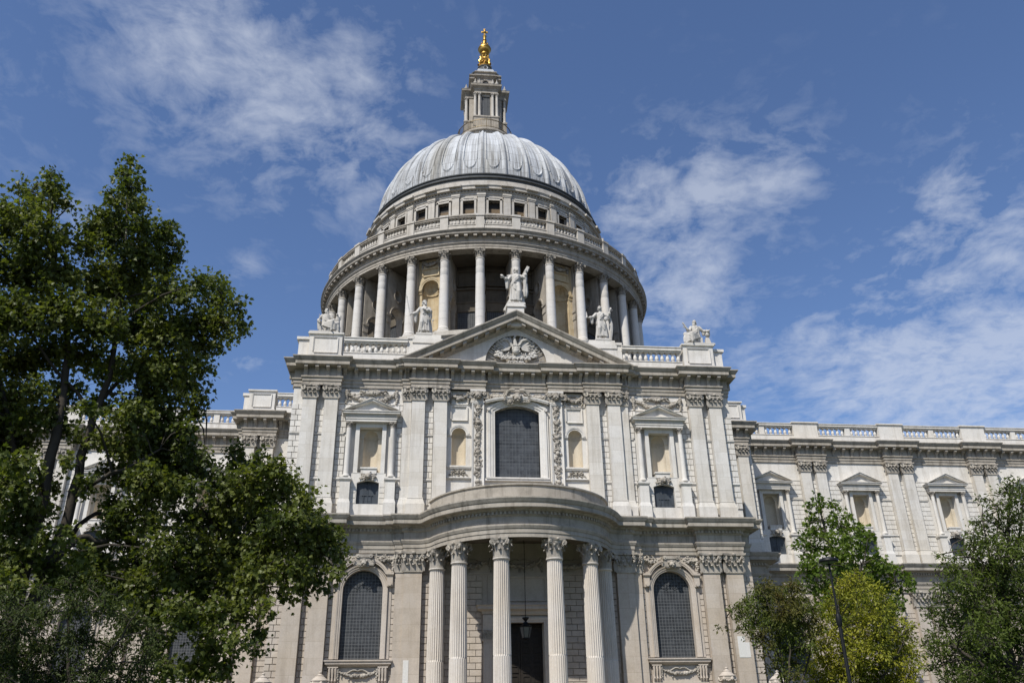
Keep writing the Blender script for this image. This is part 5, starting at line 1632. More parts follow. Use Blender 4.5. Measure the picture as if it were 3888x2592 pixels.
def head(mb, c, yaw=0.0, pitch=0.0, beard=True, curly=True, seed=1):
    """head with brow, nose, mouth, ears and hair; pitch lifts the face"""
    g = random.Random(seed); t = MB()
    ell(t, (0, 0, 0), (.078, .098, .118)); ell(t, (0, -.03, -.06), (.060, .075, .065))
    ell(t, (0, -.105, -.012), (.016, .026, .032)); ell(t, (0, -.085, .030), (.060, .022, .014))
    for s in (-1, 1):
        ell(t, (s * .033, -.083, -.005), (.016, .012, .010)); ell(t, (s * .082, .005, -.01), (.012, .022, .032)); ell(t, (s * .042, -.07, -.035), (.024, .022, .022))
    ell(t, (0, -.092, -.058), (.026, .014, .008)); ell(t, (0, -.088, -.072), (.022, .014, .008)); ell(t, (0, -.078, -.105), (.026, .022, .020))
    for _ in range(46 if curly else 26):
        a, e = g.uniform(-pi, pi), g.uniform(-.2, 1.4)
        if abs(a) < .9 and e < .75: continue
        ell(t, (.088 * cos(e) * sin(a), -.106 * cos(e) * cos(a) + .01, .118 * sin(e)), (.026, .026, .026))
    for _ in range(10):
        ell(t, (g.uniform(-.075, .075), .075 + g.uniform(-.02, .03), -.06 + g.uniform(-.05, .05)), (.03, .03, .04))
    if beard:
        for _ in range(22): ell(t, (g.uniform(-.058, .058), -.06 + g.uniform(-.035, .01), -.105 + g.uniform(-.075, .02)), (.022, .024, .034))
    mb.add(t, Matrix.Translation(c) @ Matrix.Rotation(yaw, 4, 'Z') @ Matrix.Rotation(-pitch, 4, 'X'))


def hand(mb, w, d, up=(0, 0, 1), grip=0.3, s=1.0, thumb=1):
    """palm, four unequal fingers bent by grip and a thumb from the side of the palm"""
    w, d = Vector(w), Vector(d).normalized(); side = d.cross(Vector(up)).normalized(); nrm = side.cross(d).normalized()
    capsule(mb, [tuple(w), tuple(w + d * .085 * s)], [.030 * s, .036 * s], 8)
    for i, L in enumerate((.066, .078, .072, .055)):
        o = w + d * .085 * s + side * (i - 1.5) * .021 * s
        a = o + (d * cos(grip) - nrm * sin(grip)) * L * .5 * s
        b = a + (d * cos(grip * 2.2) - nrm * sin(grip * 2.2)) * L * .5 * s
        capsule(mb, [tuple(o), tuple(a), tuple(b)], [.0125 * s, .0115 * s, .010 * s], 6)
    o = w + d * .03 * s - side * .032 * s * thumb
    capsule(mb, [tuple(o), tuple(o + (d * .5 - side * thumb * .75 - nrm * .2) * .045 * s), tuple(o + (d * .9 - side * thumb * .7 - nrm * .5) * .075 * s)], [.015 * s, .013 * s, .011 * s], 6)


def arm(mb, sh, el, wr, sleeve=.08, fall=.0):
    capsule(mb, [sh, tuple((Vector(sh) + Vector(el)) / 2), el], [.072, .070, .055])
    capsule(mb, [el, tuple((Vector(el) + Vector(wr)) / 2), wr], [.056, .048, .034])
    e, w_ = Vector(el), Vector(wr)
    capsule(mb, [tuple(Vector(sh)), tuple(e), tuple(e.lerp(w_, .55))], [.085, sleeve, sleeve * .95], 10)
    for k in range(3):
        p = Vector(sh).lerp(e, .3 + .25 * k); mb.tube([tuple(p + Vector((0, -.085, .03))), tuple(p + Vector((.01, -.095, -.03))), tuple(p + Vector((.02, -.06, -.10)))], [.016, .022, .014], 6)
    if fall > 0:
        p = e.lerp(w_, .25)
        drape(mb, [(p.z - fall, p.x * .96, p.y + .05, .05, .06, .12), (p.z - fall * .5, p.x * .98, p.y + .04, .08, .075, .10), (p.z, p.x, p.y + .02, .09, .075, .04), (p.z + .05, p.x, p.y, .05, .05, 0)], 22, 5)


def robe(mb, lean=0.0, knee=1, seed=0):
    drape(mb, [(.13, .0, .02, .27, .21, .10), (.22, .0, .02, .265, .205, .10), (.45, .0, .01, .235, .185, .085), (.70, .0, .0, .215, .17, .065), (.92, lean * .4, .0, .195, .155, .05), (1.04, lean * .6, .0, .175, .135, .03)], 52, 11, seed)
    drape(mb, [(1.0, lean * .6, .0, .175, .135, .02), (1.18, lean * .9, -.005, .190, .14, .02), (1.34, lean, -.005, .205, .135, .015), (1.42, lean, .0, .17, .11, .0), (1.48, lean, .0, .08, .075, 0)], 30, 7, seed)
    capsule(mb, [(knee * .10, -.10, .92), (knee * .12, -.20, .55), (knee * .11, -.12, .14)], [.10, .085, .06])          # forward leg under the cloth
    for s in (-1, 1):
        capsule(mb, [(s * .11, -.05, .16), (s * .115, -.06, .05)], [.048, .045]); capsule(mb, [(s * .115, -.06, .035), (s * .14, -.22, .03)], [.042, .032])
    mb.tube([(-.19, -.06, 1.03), (0, -.16, 1.0), (.19, -.05, 1.05)], [.028, .034, .028], 8)
    g = random.Random(seed)
    for k in range(7):                                      # long folds falling from the girdle
        x = -.17 + .057 * k
        mb.tube([(x, -.15 + abs(x) * .25, .98), (x * 1.15 + g.uniform(-.02, .02), -.175 + abs(x) * .3, .62), (x * 1.3, -.20 + abs(x) * .35, .16)], [.014, .026, .034], 6)
    capsule(mb, [(lean, 0, 1.44), (lean * 1.1, -.02, 1.56)], [.062, .056])


def mantle(mb, sgn=1, lean=0.0, low=.25):
    """cloak over one shoulder, swept across the body and hanging at the back"""
    for k in range(5):
        o = .035 * k
        mb.tube([(sgn * .19 + lean, .02, 1.44 - o), (sgn * .08 + lean, -.15, 1.34 - o), (-sgn * .06, -.185, 1.16 - o), (-sgn * .17, -.13, 1.02 - o), (-sgn * .21, .02, .95 - o)], [.028, .030, .032, .030, .026], 7)
    for k in range(4):
        o = .05 * k
        mb.tube([(-sgn * .19, -.06, 1.0 - o), (-sgn * .05, -.20, .88 - o * 1.3), (sgn * .12, -.19, .74 - o * 1.6), (sgn * .22, -.05, .60 - o * 1.4)], [.022, .028, .028, .022], 7)
    drape(mb, [(low - .12, sgn * .10, .13, .27, .10, .10), (low + .2, sgn * .10, .13, .26, .10, .10), (.8, sgn * .07, .11, .23, .09, .07), (1.2, sgn * .03 + lean, .08, .20, .08, .04), (1.42, lean, .05, .14, .06, 0)], 40, 8, 2)


def statue(label, loc, scale, build, rz=0.0, plinth=(.36, .28, .10)):
    r = thing("statue", label, "statue", loc, "statues on the parapet", rz)
    m = MB(); build(m)
    body = MB(); body.add(m, Matrix.Scale(scale, 4) @ Matrix.Translation((0, 0, plinth[2])))
    sculpt("figure", body, .0125 * scale, M['statue'], r)
    p = MB(); a, b, h = (q * scale for q in plinth)
    p.box(-a, a, -b, b, 0, h * .8); p.frustum(-a, a, -b, b, h * .8, -a * .92, a * .92, -b * .92, b * .92, h * 1.15)
    part("plinth", p, M['statue'], r, None, True)
    return r


def fig_centre(m):
    robe(m, .02, 1, 3); mantle(m, 1, .02, .30)
    head(m, (.03, -.03, 1.665), .55, .55, False, True, 4)
    arm(m, (-.19, 0, 1.37), (-.33, -.06, 1.14), (-.50, -.20, 1.18), .085, .42); hand(m, (-.50, -.20, 1.18), (-.6, -.3, .55), (0, -1, .2), .25, 1.2)
    arm(m, (.21, 0, 1.38), (.40, -.03, 1.28), (.42, -.10, 1.52), .09, .55); hand(m, (.42, -.10, 1.52), (.05, -.2, 1), (0, -1, 0), .9, 1.2, -1)
    drape(m, [(.42, .40, .08, .07, .10, .15), (.62, .42, .06, .10, .12, .14), (1.0, .42, .04, .09, .10, .10), (1.3, .36, .03, .07, .07, .05)], 26, 6)


def fig_spear(m):
    robe(m, -.02, -1, 7); mantle(m, 1, -.02, .22)
    head(m, (-.01, -.04, 1.66), .75, .10, True, True, 8)
    arm(m, (-.21, 0, 1.36), (-.37, -.02, 1.12), (-.55, -.13, .99), .09, .46); hand(m, (-.56, -.14, .99), (-.9, -.4, -.2), (0, 0, 1), .8, 1.2)
    arm(m, (.20, 0, 1.36), (.28, -.14, 1.14), (.02, -.22, 1.22), .09); hand(m, (.02, -.22, 1.22), (-1, -.1, .15), (0, -1, 0), .35, 1.15)
    drape(m, [(.75, .24, .05, .06, .10, .1), (.95, .25, .02, .09, .13, .1), (1.2, .22, -.02, .11, .13, .06), (1.38, .17, 0, .09, .10, 0)], 26, 5)
    capsule(m, [(.36, .0, .80), (.40, .02, .50)], [.016, .012]); ell(m, (.40, 0, .78), (.06, .03, .03))


def fig_knife(m):
    robe(m, .0, -1, 11); mantle(m, 1, .0, .10)
    head(m, (-.02, -.03, 1.665), -.25, .45, False, True, 12)
    arm(m, (-.20, 0, 1.37), (-.38, -.06, 1.16), (-.60, -.18, 1.08), .08, .30); hand(m, (-.61, -.18, 1.08), (-.8, -.5, .1), (0, 0, 1), .7, 1.2)
    m.frustum(-.70, -.66, -.24, -.22, 1.02, -.735, -.665, -.24, -.22, 1.22); m.frustum(-.735, -.665, -.24, -.22, 1.22, -.71, -.69, -.24, -.22, 1.36)
    arm(m, (.20, 0, 1.37), (.36, -.08, 1.22), (.42, -.16, 1.46), .09, .20); hand(m, (.42, -.16, 1.46), (.35, -.2, 1), (0, -1, 0), .12, 1.25, -1)
    drape(m, [(.06, .42, .12, .07, .10, .12), (.5, .47, .10, .09, .12, .12), (.9, .50, .08, .08, .10, .10), (1.2, .44, .05, .08, .08, .06)], 26, 6)
    ell(m, (.22, -.17, 1.06), (.10, .06, .12))


def seated(m, sx, seed):
    """enthroned figure whose knees point to sx"""
    m.box(-.28, .28, -.10, .30, .0, .42)
    drape(m, [(.40, 0, .04, .25, .22, .03), (.62, 0, .03, .21, .17, .04), (.85, 0, .01, .21, .15, .03), (1.0, 0, .0, .20, .13, .02), (1.07, 0, 0, .10, .08, 0)], 30, 8, seed)
    for k, (kx, ky, kz) in enumerate(((sx * .56, -.16, .54), (sx * .32, -.36, .50))):
        capsule(m, [(sx * .06, -.02, .46), (kx * .6, ky * .6, .53), (kx, ky, kz)], [.15, .14, .105])
        capsule(m, [(kx, ky, kz), (kx * .98, ky - .02, .28), (kx * .95 + sx * .02, ky - .02, .06)], [.105, .075, .05])
        capsule(m, [(kx * .95, ky - .03, .05), (kx * .95 + sx * .06, ky - .16, .04)], [.045, .032])
    drape(m, [(.08, sx * .40, -.20, .27, .17, .14), (.30, sx * .38, -.20, .29, .18, .14), (.50, sx * .32, -.18, .29, .16, .07)], 36, 7, seed)
    for k in range(5):                                      # folds slung between the knees
        m.tube([(sx * .62, -.24, .52 - .06 * k), (sx * .46, -.37, .40 - .07 * k), (sx * .24, -.42, .46 - .07 * k), (-sx * .06, -.22, .52 - .04 * k)], [.022, .03, .028, .02], 7)
    for k in range(4):
        m.tube([(-sx * .18, .0, 1.0 - .05 * k), (-sx * .03, -.15, .84 - .05 * k), (sx * .14, -.15, .70 - .04 * k), (sx * .20, -.05, .62)], [.022, .028, .026, .02], 7)
    capsule(m, [(0, 0, 1.03), (0, -.02, 1.13)], [.06, .055])


def fig_sit_left(m):
    seated(m, 1, 5); head(m, (-.01, -.03, 1.23), .30, -.02, True, False, 21)
    arm(m, (-.20, 0, .97), (-.33, -.04, .72), (-.28, -.20, .58), .09, .45); hand(m, (-.28, -.20, .58), (.2, -.6, -.7), (-1, 0, 0), .5, 1.1)
    arm(m, (.20, 0, .97), (.31, -.02, .75), (.44, -.10, .72), .08); hand(m, (.44, -.10, .72), (.9, -.3, -.1), (0, 0, 1), .3, 1.1)
    m.tube([(-.22, -.24, .04), (-.29, -.22, .62), (-.31, -.18, .98)], [.018, .016, .014], 6)
    # winged attribute at the side
    capsule(m, [(.52, .05, .45), (.52, .03, .78), (.50, .0, .98)], [.13, .12, .06]); ell(m, (.49, -.04, 1.03), (.06, .08, .07))
    for k in range(3): m.tube([(.55, .08, .72 + .08 * k), (.64, .10, .88 + .08 * k), (.62, .10, 1.06 + .04 * k)], [.05, .045, .012], 6)
    m.box(.36, .66, -.08, .24, 0, .46)


def fig_sit_right(m):
    seated(m, -1, 9); head(m, (-.02, -.03, 1.24), -.75, .02, True, False, 22)
    arm(m, (-.20, 0, .98), (-.33, -.08, .74), (-.52, -.20, .84), .08, .34); hand(m, (-.53, -.20, .85), (-.5, -.2, .8), (0, -1, 0), 1.0, 1.15)
    capsule(m, [(-.47, -.22, .78), (-.66, -.26, 1.08)], [.038, .038])
    arm(m, (.20, 0, .98), (.36, .0, .80), (.50, -.10, .76), .085, .2); hand(m, (.50, -.10, .76), (.9, -.3, -.3), (0, 0, 1), .3, 1.1)
    m.frustum(.40, .70, -.14, .18, 0, .46, .62, -.06, .10, .45); ell(m, (.57, -.02, .62), (.12, .14, .16)); ell(m, (.57, -.14, .74), (.08, .10, .08))
    for s in (-1, 1): capsule(m, [(.57 + s * .05, -.12, .78), (.60 + s * .10, -.12, .88)], [.028, .010])


s1 = statue("standing stone saint gazing up with a diagonal cross, on the pediment's apex", (.10, .55, 33.92), 2.10, fig_centre)
b = MB(); sc = 2.10
for p, q, w in (((-.46, .17, -.10), (.56, .06, 1.98), .075), ((-.30, .20, 1.62), (.40, .22, .10), .075)):
    t = MB(); p, q = Vector(p) * sc, Vector(q) * sc; d = q - p
    t.box(-w * sc, w * sc, -w * sc * .8, w * sc * .8, 0, d.length); b.add(t, Matrix.Translation(p) @ d.to_track_quat('Z', 'Y').to_matrix().to_4x4())
part("cross", b, M['statue'], s1, None, True)
s2 = statue("standing stone saint holding a spear, left of the pediment", (-7.75, .80, 30.90), 1.86, fig_spear)
b = MB(); sc = 1.86
b.tube([(-.46 * sc, -.16 * sc, .10), (-.655 * sc, -.19 * sc, 1.03 * sc), (-.83 * sc, -.21 * sc, 1.88 * sc)], [.022 * sc] * 3, 8)
b.tube([(-.825 * sc, -.21 * sc, 1.86 * sc), (-.84 * sc, -.212 * sc, 1.94 * sc), (-.872 * sc, -.215 * sc, 2.10 * sc)], [.02 * sc, .042 * sc, .004], 4)
part("spear", b, M['statue'], s2, 40, True)
statue("standing stone saint with one hand raised and a knife held out, right of the pediment", (7.55, .80, 30.90), 1.88, fig_knife)
statue("seated bearded stone figure, knees to the right, on the leftmost parapet pedestal", (-15.95, .75, 30.68), 1.80, fig_sit_left, 0, (.66, .42, .08))
statue("seated bearded stone figure raising a scroll, on the rightmost parapet pedestal", (15.95, .75, 30.68), 1.84, fig_sit_right, 0, (.74, .42, .08))

# ------------------------------------------------------------------ stone urns in front of the lower storey
def urn(x, y, ztop, label):
    r = thing("stone_urn", label, "urn", (x, y, GZ), "stone urns in front of the lower storey")
    h = ztop - GZ
    p = MB(); p.box(-.42, .42, -.42, .42, .5, h - 1.72); p.box(-.52, .52, -.52, .52, 0, .5); p.box(-.50, .50, -.50, .50, h - 1.72, h - 1.58)
    part("pier", p, M['warm'], r, None, True)
    u = MB()
    z0 = h - 1.58
    u.lathe([(.24, z0), (.26, z0 + .08), (.14, z0 + .16), (.16, z0 + .26), (.36, z0 + .48), (.50, z0 + .70), (.55, z0 + .86), (.54, z0 + .94), (.58, z0 + .97), (.58, z0 + 1.02), (.50, z0 + 1.06)], 32, (0, 0), rf=lambda a, rr, z: rr * (1 + (.035 * abs(sin(a * 8)) if z < z0 + .8 else 0)))
    for k in range(6):
        a = k * pi / 3 + .3; u.ico((.55 * sin(a), -.55 * cos(a), z0 + .80), .12, (.9, .9, 1.3)); u.ico((.62 * sin(a), -.62 * cos(a), z0 + .78), .05)
        b0, b1 = a + .15, a + pi / 3 - .15
        for j in range(5): aa = b0 + (b1 - b0) * j / 4; u.ico((.56 * sin(aa), -.56 * cos(aa), z0 + .78 - .10 * sin(pi * j / 4)), .06)
    part("bowl", u, M['warm'], r, 40, True)
    l = MB(); l.lathe([(.50, z0 + 1.04), (.42, z0 + 1.14), (.30, z0 + 1.24), (.26, z0 + 1.28), (.28, z0 + 1.31), (.12, z0 + 1.38), (.08, z0 + 1.44), (.11, z0 + 1.49), (.10, z0 + 1.54), (.03, z0 + 1.58)], 24, (0, 0), rf=lambda a, rr, z: rr * (1 + .03 * abs(sin(a * 8))))
    part("lid", l, M['warm'], r, 40, True)


urn(-17.36, -3, 4.35, "lidded stone urn at the foot of the wall beside the big tree's hanging leaves")
urn(-13.72, -3, 4.42, "lidded stone urn just left of the sill of the left arched window")
urn(13.80, -3, 4.50, "lidded stone urn just right of the sill of the right arched window")
urn(17.40, -3, 4.25, "lidded stone urn half hidden behind the olive tree's stems")

# ------------------------------------------------------------------ lantern hung in the portico
r = thing("hanging_lantern", "black iron lantern hanging on a thin chain in front of the door", "lantern", (.12, -1.5, 6.45))
m = MB(); m.tube([(0, 0, 1.5), (0, 0, 7.1)], .018, 6)
for k in range(56): m.ico((0, 0, 1.55 + k * .1), .03, (1, .5, 1.4), 0)
part("chain", m, M['iron'], r, None, True)
m = MB()
m.lathe([(.05, 1.22), (.08, 1.28), (.26, 1.48), (.24, 1.53), (.10, 1.54)], 6); m.lathe([(.44, .86), (.46, .92), (.36, 1.02), (.20, 1.10), (.12, 1.24)], 6, a0=pi / 6, a1=2 * pi + pi / 6)
part("cap", m, M['iron'], r, None, True)
m = MB()
for k in range(6):
    a = pi / 6 + k * pi / 3; a2 = a + pi / 3
    P1, P2 = Vector((.44 * sin(a), -.44 * cos(a), .88)), Vector((.28 * sin(a), -.28 * cos(a), .14))
    m.tube([P1, P2], .022, 5); m.tube([P1, (.44 * sin(a2), -.44 * cos(a2), .88)], .024, 5); m.tube([P2, (.28 * sin(a2), -.28 * cos(a2), .14)], .024, 5)
m.lathe([(.30, .10), (.30, .14), (.1, .06), (.04, 0)], 6, a0=pi / 6, a1=2 * pi + pi / 6)
part("frame", m, M['iron'], r, None, True)
m = MB(); m.lathe([(.27, .14), (.43, .88)], 6, a0=pi / 6, a1=2 * pi + pi / 6); part("pane", m, M['lamp_glass'], r, None, True)

# ------------------------------------------------------------------ street lamp
r = thing("street_lamp", "slim black street lamp with a flat round head, in front of the golden tree", "street lamp", (5.30, -37.48, GZ))
H = -GZ
m = MB(); m.lathe([(.16, 0), (.16, .5), (.09, .62), (.065, 1.2), (.052, H + 3.2), (.036, H + 3.3), (.033, H + 4.86)], 14); part("pole", m, M['iron'], r, 40, True)
m = MB(); m.lathe([(.06, H + 3.0), (.085, H + 3.06), (.09, H + 3.2), (.085, H + 3.28), (.06, H + 3.36)], 14); part("collar", m, M['iron'], r, 40, True)
m = MB(); m.lathe([(.04, H + 4.80), (.10, H + 4.84), (.285, H + 4.90), (.295, H + 4.93), (.27, H + 4.99), (.12, H + 5.04), (.03, H + 5.06)], 32); hd = part("lamp_head", m, M['iron'], r, 40, True)
m = MB(); m.lathe([(.11, H + 4.838), (.25, H + 4.885)], 32, cap=False); part("diffuser", m, M['lamp_glass'], hd, None, True)


# ------------------------------------------------------------------ trees
def unit(v): return v / np.maximum(1e-9, np.linalg.norm(v, axis=-1, keepdims=True))


LEAVES = {
    'plane': ([(0, 0), (.22, .05), (.50, .22), (.30, .38), (.46, .66), (.17, .62), (0, 1.0), (-.17, .62), (-.46, .66), (-.30, .38), (-.50, .22), (-.22, .05)], 1.0),
    'maple': ([(0, 0), (.42, .12), (.28, .36), (.48, .62), (.16, .60), (0, 1.0), (-.16, .60), (-.48, .62), (-.28, .36), (-.42, .12)], 1.0),
    'oval': ([(0, 0), (.20, .25), (.22, .55), (0, 1.0), (-.22, .55), (-.20, .25)], 1.0),
    'narrow': ([(0, 0), (.17, .3), (.15, .62), (0, 1.0), (-.15, .62), (-.17, .3)], 1.0)}


def leaf_mesh(name, mat, pos, d, nrm, size, kind):
    out, _ = LEAVES[kind]
    pts = np.array([(0, .40)] + out); k = len(pts)
    d = unit(d); s = unit(np.cross(d, nrm)); n = np.cross(s, d)
    fold = np.abs(pts[:, 0]) * 0.35 - 0.18 * pts[:, 1] ** 2
    V = pos[:, None, :] + size[:, None, None] * (s[:, None, :] * pts[None, :, 0, None] + d[:, None, :] * pts[None, :, 1, None] + n[:, None, :] * fold[None, :, None])
    N = len(pos); m = k - 1
    tri = np.array([(0, 1 + i, 1 + (i + 1) % m) for i in range(m)])
    F = (tri[None] + (np.arange(N) * k)[:, None, None]).reshape(-1, 3)
    me = bpy.data.meshes.new(name)
    me.vertices.add(N * k); me.vertices.foreach_set('co', V.reshape(-1).astype(np.float32))
    me.loops.add(F.size); me.loops.foreach_set('vertex_index', F.reshape(-1).astype(np.int32))
    me.polygons.add(len(F)); me.polygons.foreach_set('loop_start', (np.arange(len(F)) * 3).astype(np.int32))
    me.materials.append(mat); me.update(calc_edges=True)
    return me


def tree(name, label, cat, clumps, limbs, dist, leaf, kind, mat, seed, per=1.0, depth=2.5, droop=.5, twig=.35, foot=None, spread=.17, bare=0, bark=None, hang=0.0):
    """clumps: (picture x, picture y, radius in picture px) spread in depth round dist; limbs: lists of (x, y, radius in m)"""
    R = np.random.default_rng(seed); rr = random.Random(seed)
    tk = MB(); skel = []
    for lb in limbs:
        pts = []; rad = []
        for i, q in enumerate(lb):
            dd = dist + (q[3] if len(q) > 3 else 0.0)
            pts.append(at(q[0], q[1], dd)); rad.append(q[2])
        if len(pts) > 2:                                    # smooth and roughen a little
            P, Q = [pts[0]], [rad[0]]
            for i in range(len(pts) - 1):
                for t in (.33, .66, 1.0):
                    p0, p1, p2, p3 = pts[max(i - 1, 0)], pts[i], pts[i + 1], pts[min(i + 2, len(pts) - 1)]
                    c = .5 * ((2 * p1) + (p2 - p0) * t + (2 * p0 - 5 * p1 + 4 * p2 - p3) * t * t + (3 * p1 - p0 - 3 * p2 + p3) * t ** 3)
                    P.append(c + Vector((rr.uniform(-1, 1), rr.uniform(-1, 1), rr.uniform(-1, 1))) * .04); Q.append((rad[i] + (rad[i + 1] - rad[i]) * t) * rr.uniform(.93, 1.07))
            pts, rad = P, Q
        tk.tube(pts, rad, 9); skel += [(p, r_) for p, r_ in zip(pts, rad)]
    pos, dr, nm, sz = [], [], [], []
    ppm = FPX / 1.65306 / (dist * 1.12)                     # picture px per metre at this distance
    for cx, cy, cr in clumps:
        dd = dist + R.normal() * depth * .6
        c = at(cx, cy, dd); r = cr / ppm * dd / dist
        # branch from the nearest limb point (preferring limbs below)
        bp, br = min(skel, key=lambda q: (q[0] - c).length + max(0, q[0].z - c.z) * 1.5)
        mid = bp.lerp(c, .55) + Vector((rr.uniform(-.2, .2), rr.uniform(-.2, .2), .18 * (c - bp).length * .5))
        L = (c - bp).length
        tk.tube([bp, bp.lerp(mid, .5) + Vector((0, 0, .04)), mid, mid.lerp(c, .6), c], [min(br * .7, .022 + .013 * L), min(br * .6, .020 + .010 * L), .016 + .006 * L, .014 + .003 * L, .012], 6)
        nsub = max(5, int(per * (r / twig) ** 2 * 7))
        cA = np.array(c)
        for _ in range(nsub):
            v = R.normal(size=3); v /= np.linalg.norm(v); v[2] = v[2] * .92 + .06
            e = cA + v * r * (R.random() ** .42 if R.random() > .14 else R.uniform(1.0, 1.0 + min(.55, .45 / r)))
            st = cA + (e - cA) * R.uniform(.0, .35)
            if hang: e = e - np.array([0, 0, hang * R.random()])
            mid2 = (st + e) / 2 + np.array([0, 0, .10 * r])
            if R.random() < .55: tk.tube([tuple(st), tuple(mid2), tuple(e)], [.011, .008, .004], 3, False)
            n = max(3, int(np.linalg.norm(e - st) / leaf * 1.6) + 4)
            n = min(n, 16)
            t = R.uniform(.25, 1.05, n)[:, None]
            p = (1 - t) ** 2 * st + 2 * t * (1 - t) * mid2 + t ** 2 * e + R.normal(size=(n, 3)) * spread * .55
            out = unit((e - st)[None] + 1e-6)
            d = unit(R.normal(size=(n, 3)) * .8 + out * .7 + np.array([0, 0, -droop]))
            nn = unit(R.normal(size=(n, 3)) * .75 + np.array([0, 0, .75]) + v[None] * .35)
            pos.append(p); dr.append(d); nm.append(nn); sz.append(leaf * R.uniform(.65, 1.2, n))
    base = foot if foot else (skel[0][0].x, skel[0][0].y)
    T = thing(name, label, cat, (base[0], base[1], GZ)); BASES[T.name] = (base[0], base[1], GZ)
    part("trunk", tk, M[bark or 'bark'], T, 50)
    me = leaf_mesh("crown", M[mat], np.concatenate(pos), np.concatenate(dr), np.concatenate(nm), np.concatenate(sz), kind)
    link("crown", me, T)
    return T


D = lambda lst: [(1633 + .4213 * x, 907 + .4213 * y, r * .4213 * k) for x, y, r, k in [(*q, 1.0) if len(q) == 3 else q for q in lst]]
DL = lambda lst: [[(1633 + .4213 * q[0], 907 + .4213 * q[1], *q[2:]) for q in lb] for lb in lst]

# big plane tree on the left
plane_cl = [(303, 378, 20), (288, 400, 26), (300, 430, 34), (265, 455, 30), (290, 480, 44), (245, 500, 34), (320, 470, 22), (325, 520, 34), (265, 545, 55), (215, 530, 38), (365, 535, 34), (392, 520, 22), (400, 560, 24), (330, 580, 50), (200, 570, 36), (375, 600, 44), (290, 630, 66), (400, 590, 22),
            (118, 402, 20), (112, 430, 30), (72, 440, 26), (45, 430, 18), (80, 475, 38), (130, 460, 28), (155, 468, 18), (40, 500, 40), (98, 525, 42), (140, 545, 26), (15, 520, 40), (10, 480, 30), (60, 570, 48), (120, 575, 36),
            (60, 640, 66), (150, 625, 46), (230, 655, 56), (330, 680, 66), (400, 670, 50), (455, 650, 34), (490, 650, 28), (515, 645, 20), (505, 690, 42), (545, 700, 28), (555, 740, 26), (500, 740, 44), (570, 762, 14), (530, 770, 18), (440, 745, 56), (385, 770, 60), (310, 765, 66), (225, 745, 62), (130, 720, 66), (40, 720, 66), (470, 790, 36), (500, 790, 20),
            (440, 830, 42), (468, 850, 24), (400, 850, 50), (430, 890, 40), (462, 905, 26), (440, 940, 30), (340, 850, 60), (350, 920, 62), (300, 960, 56), (375, 985, 52), (425, 985, 34), (335, 1040, 58), (385, 1065, 44), (290, 1030, 44), (415, 1040, 22), (340, 1100, 46), (300, 1090, 40), (375, 1120, 40),
            (30, 830, 60), (110, 810, 50), (190, 820, 46), (250, 850, 46), (20, 930, 56), (85, 900, 36), (15, 1020, 50), (65, 1010, 30), (230, 930, 34), (20, 1110, 48), (70, 1090, 26), (160, 1060, 20), (110, 1170, 24), (30, 1200, 46), (180, 1000, 18), (235, 1010, 30), (250, 1080, 26),
            (542, 1035, 24), (545, 1060, 32), (580, 1075, 36), (560, 1110, 44), (615, 1080, 34), (640, 1090, 32), (668, 1110, 26), (650, 1135, 38), (600, 1140, 48), (510, 1110, 34), (470, 1085, 28), (520, 1155, 46), (450, 1130, 30), (690, 1150, 36), (720, 1180, 34), (745, 1210, 34), (765, 1240, 30), (780, 1272, 26), (770, 1310, 22), (735, 1265, 42), (700, 1235, 50), (650, 1200, 54), (580, 1195, 56), (500, 1205, 50), (440, 1190, 40), (420, 1240, 46), (610, 1265, 58), (540, 1265, 56), (670, 1300, 48), (720, 1320, 34), (745, 1345, 18), (470, 1270, 50), (690, 1350, 26), (660, 1365, 22), (590, 1330, 48), (530, 1340, 52), (460, 1340, 54), (400, 1310, 50), (560, 1400, 40), (605, 1400, 26), (500, 1410, 46), (440, 1410, 44), (595, 1450, 24), (540, 1470, 30), (480, 1480, 42), (585, 1495, 16), (510, 1530, 36), (450, 1540, 40), (350, 1190, 36), (300, 1180, 28), (360, 1260, 40), (310, 1290, 40), (260, 1210, 26), (240, 1290, 34), (60, 1150, 40), (20, 1280, 44), (75, 1290, 34), (150, 1330, 40), (210, 1340, 40), (270, 1360, 44), (330, 1340, 44), (100, 1240, 30), (200, 1110, 26), (250, 1150, 30), (350, 1400, 40), (300, 1420, 36), (15, 1340, 40), (150, 1220, 24), (205, 1270, 30), (360, 1470, 36), (400, 1400, 36), (380, 1540, 30), (330, 1135, 40), (265, 1190, 34), (300, 1240, 40), (180, 1280, 34), (120, 1310, 36), (60, 1235, 34), (225, 1250, 30), (395, 1140, 30), (430, 1030, 30), (452, 1062, 30), (420, 1078, 36), (402, 1110, 40), (382, 1020, 42), (468, 1048, 20), (150, 900, 40), (110, 960, 34), (60, 960, 38), (25, 985, 40), (200, 940, 28), (150, 985, 26), (45, 1060, 36), (115, 1110, 28),
            (-60, 600, 80), (-90, 760, 90), (-110, 920, 90), (-80, 1080, 80), (-60, 1230, 60), (-190, 820, 90), (-180, 1000, 80), (-50, 480, 50)]
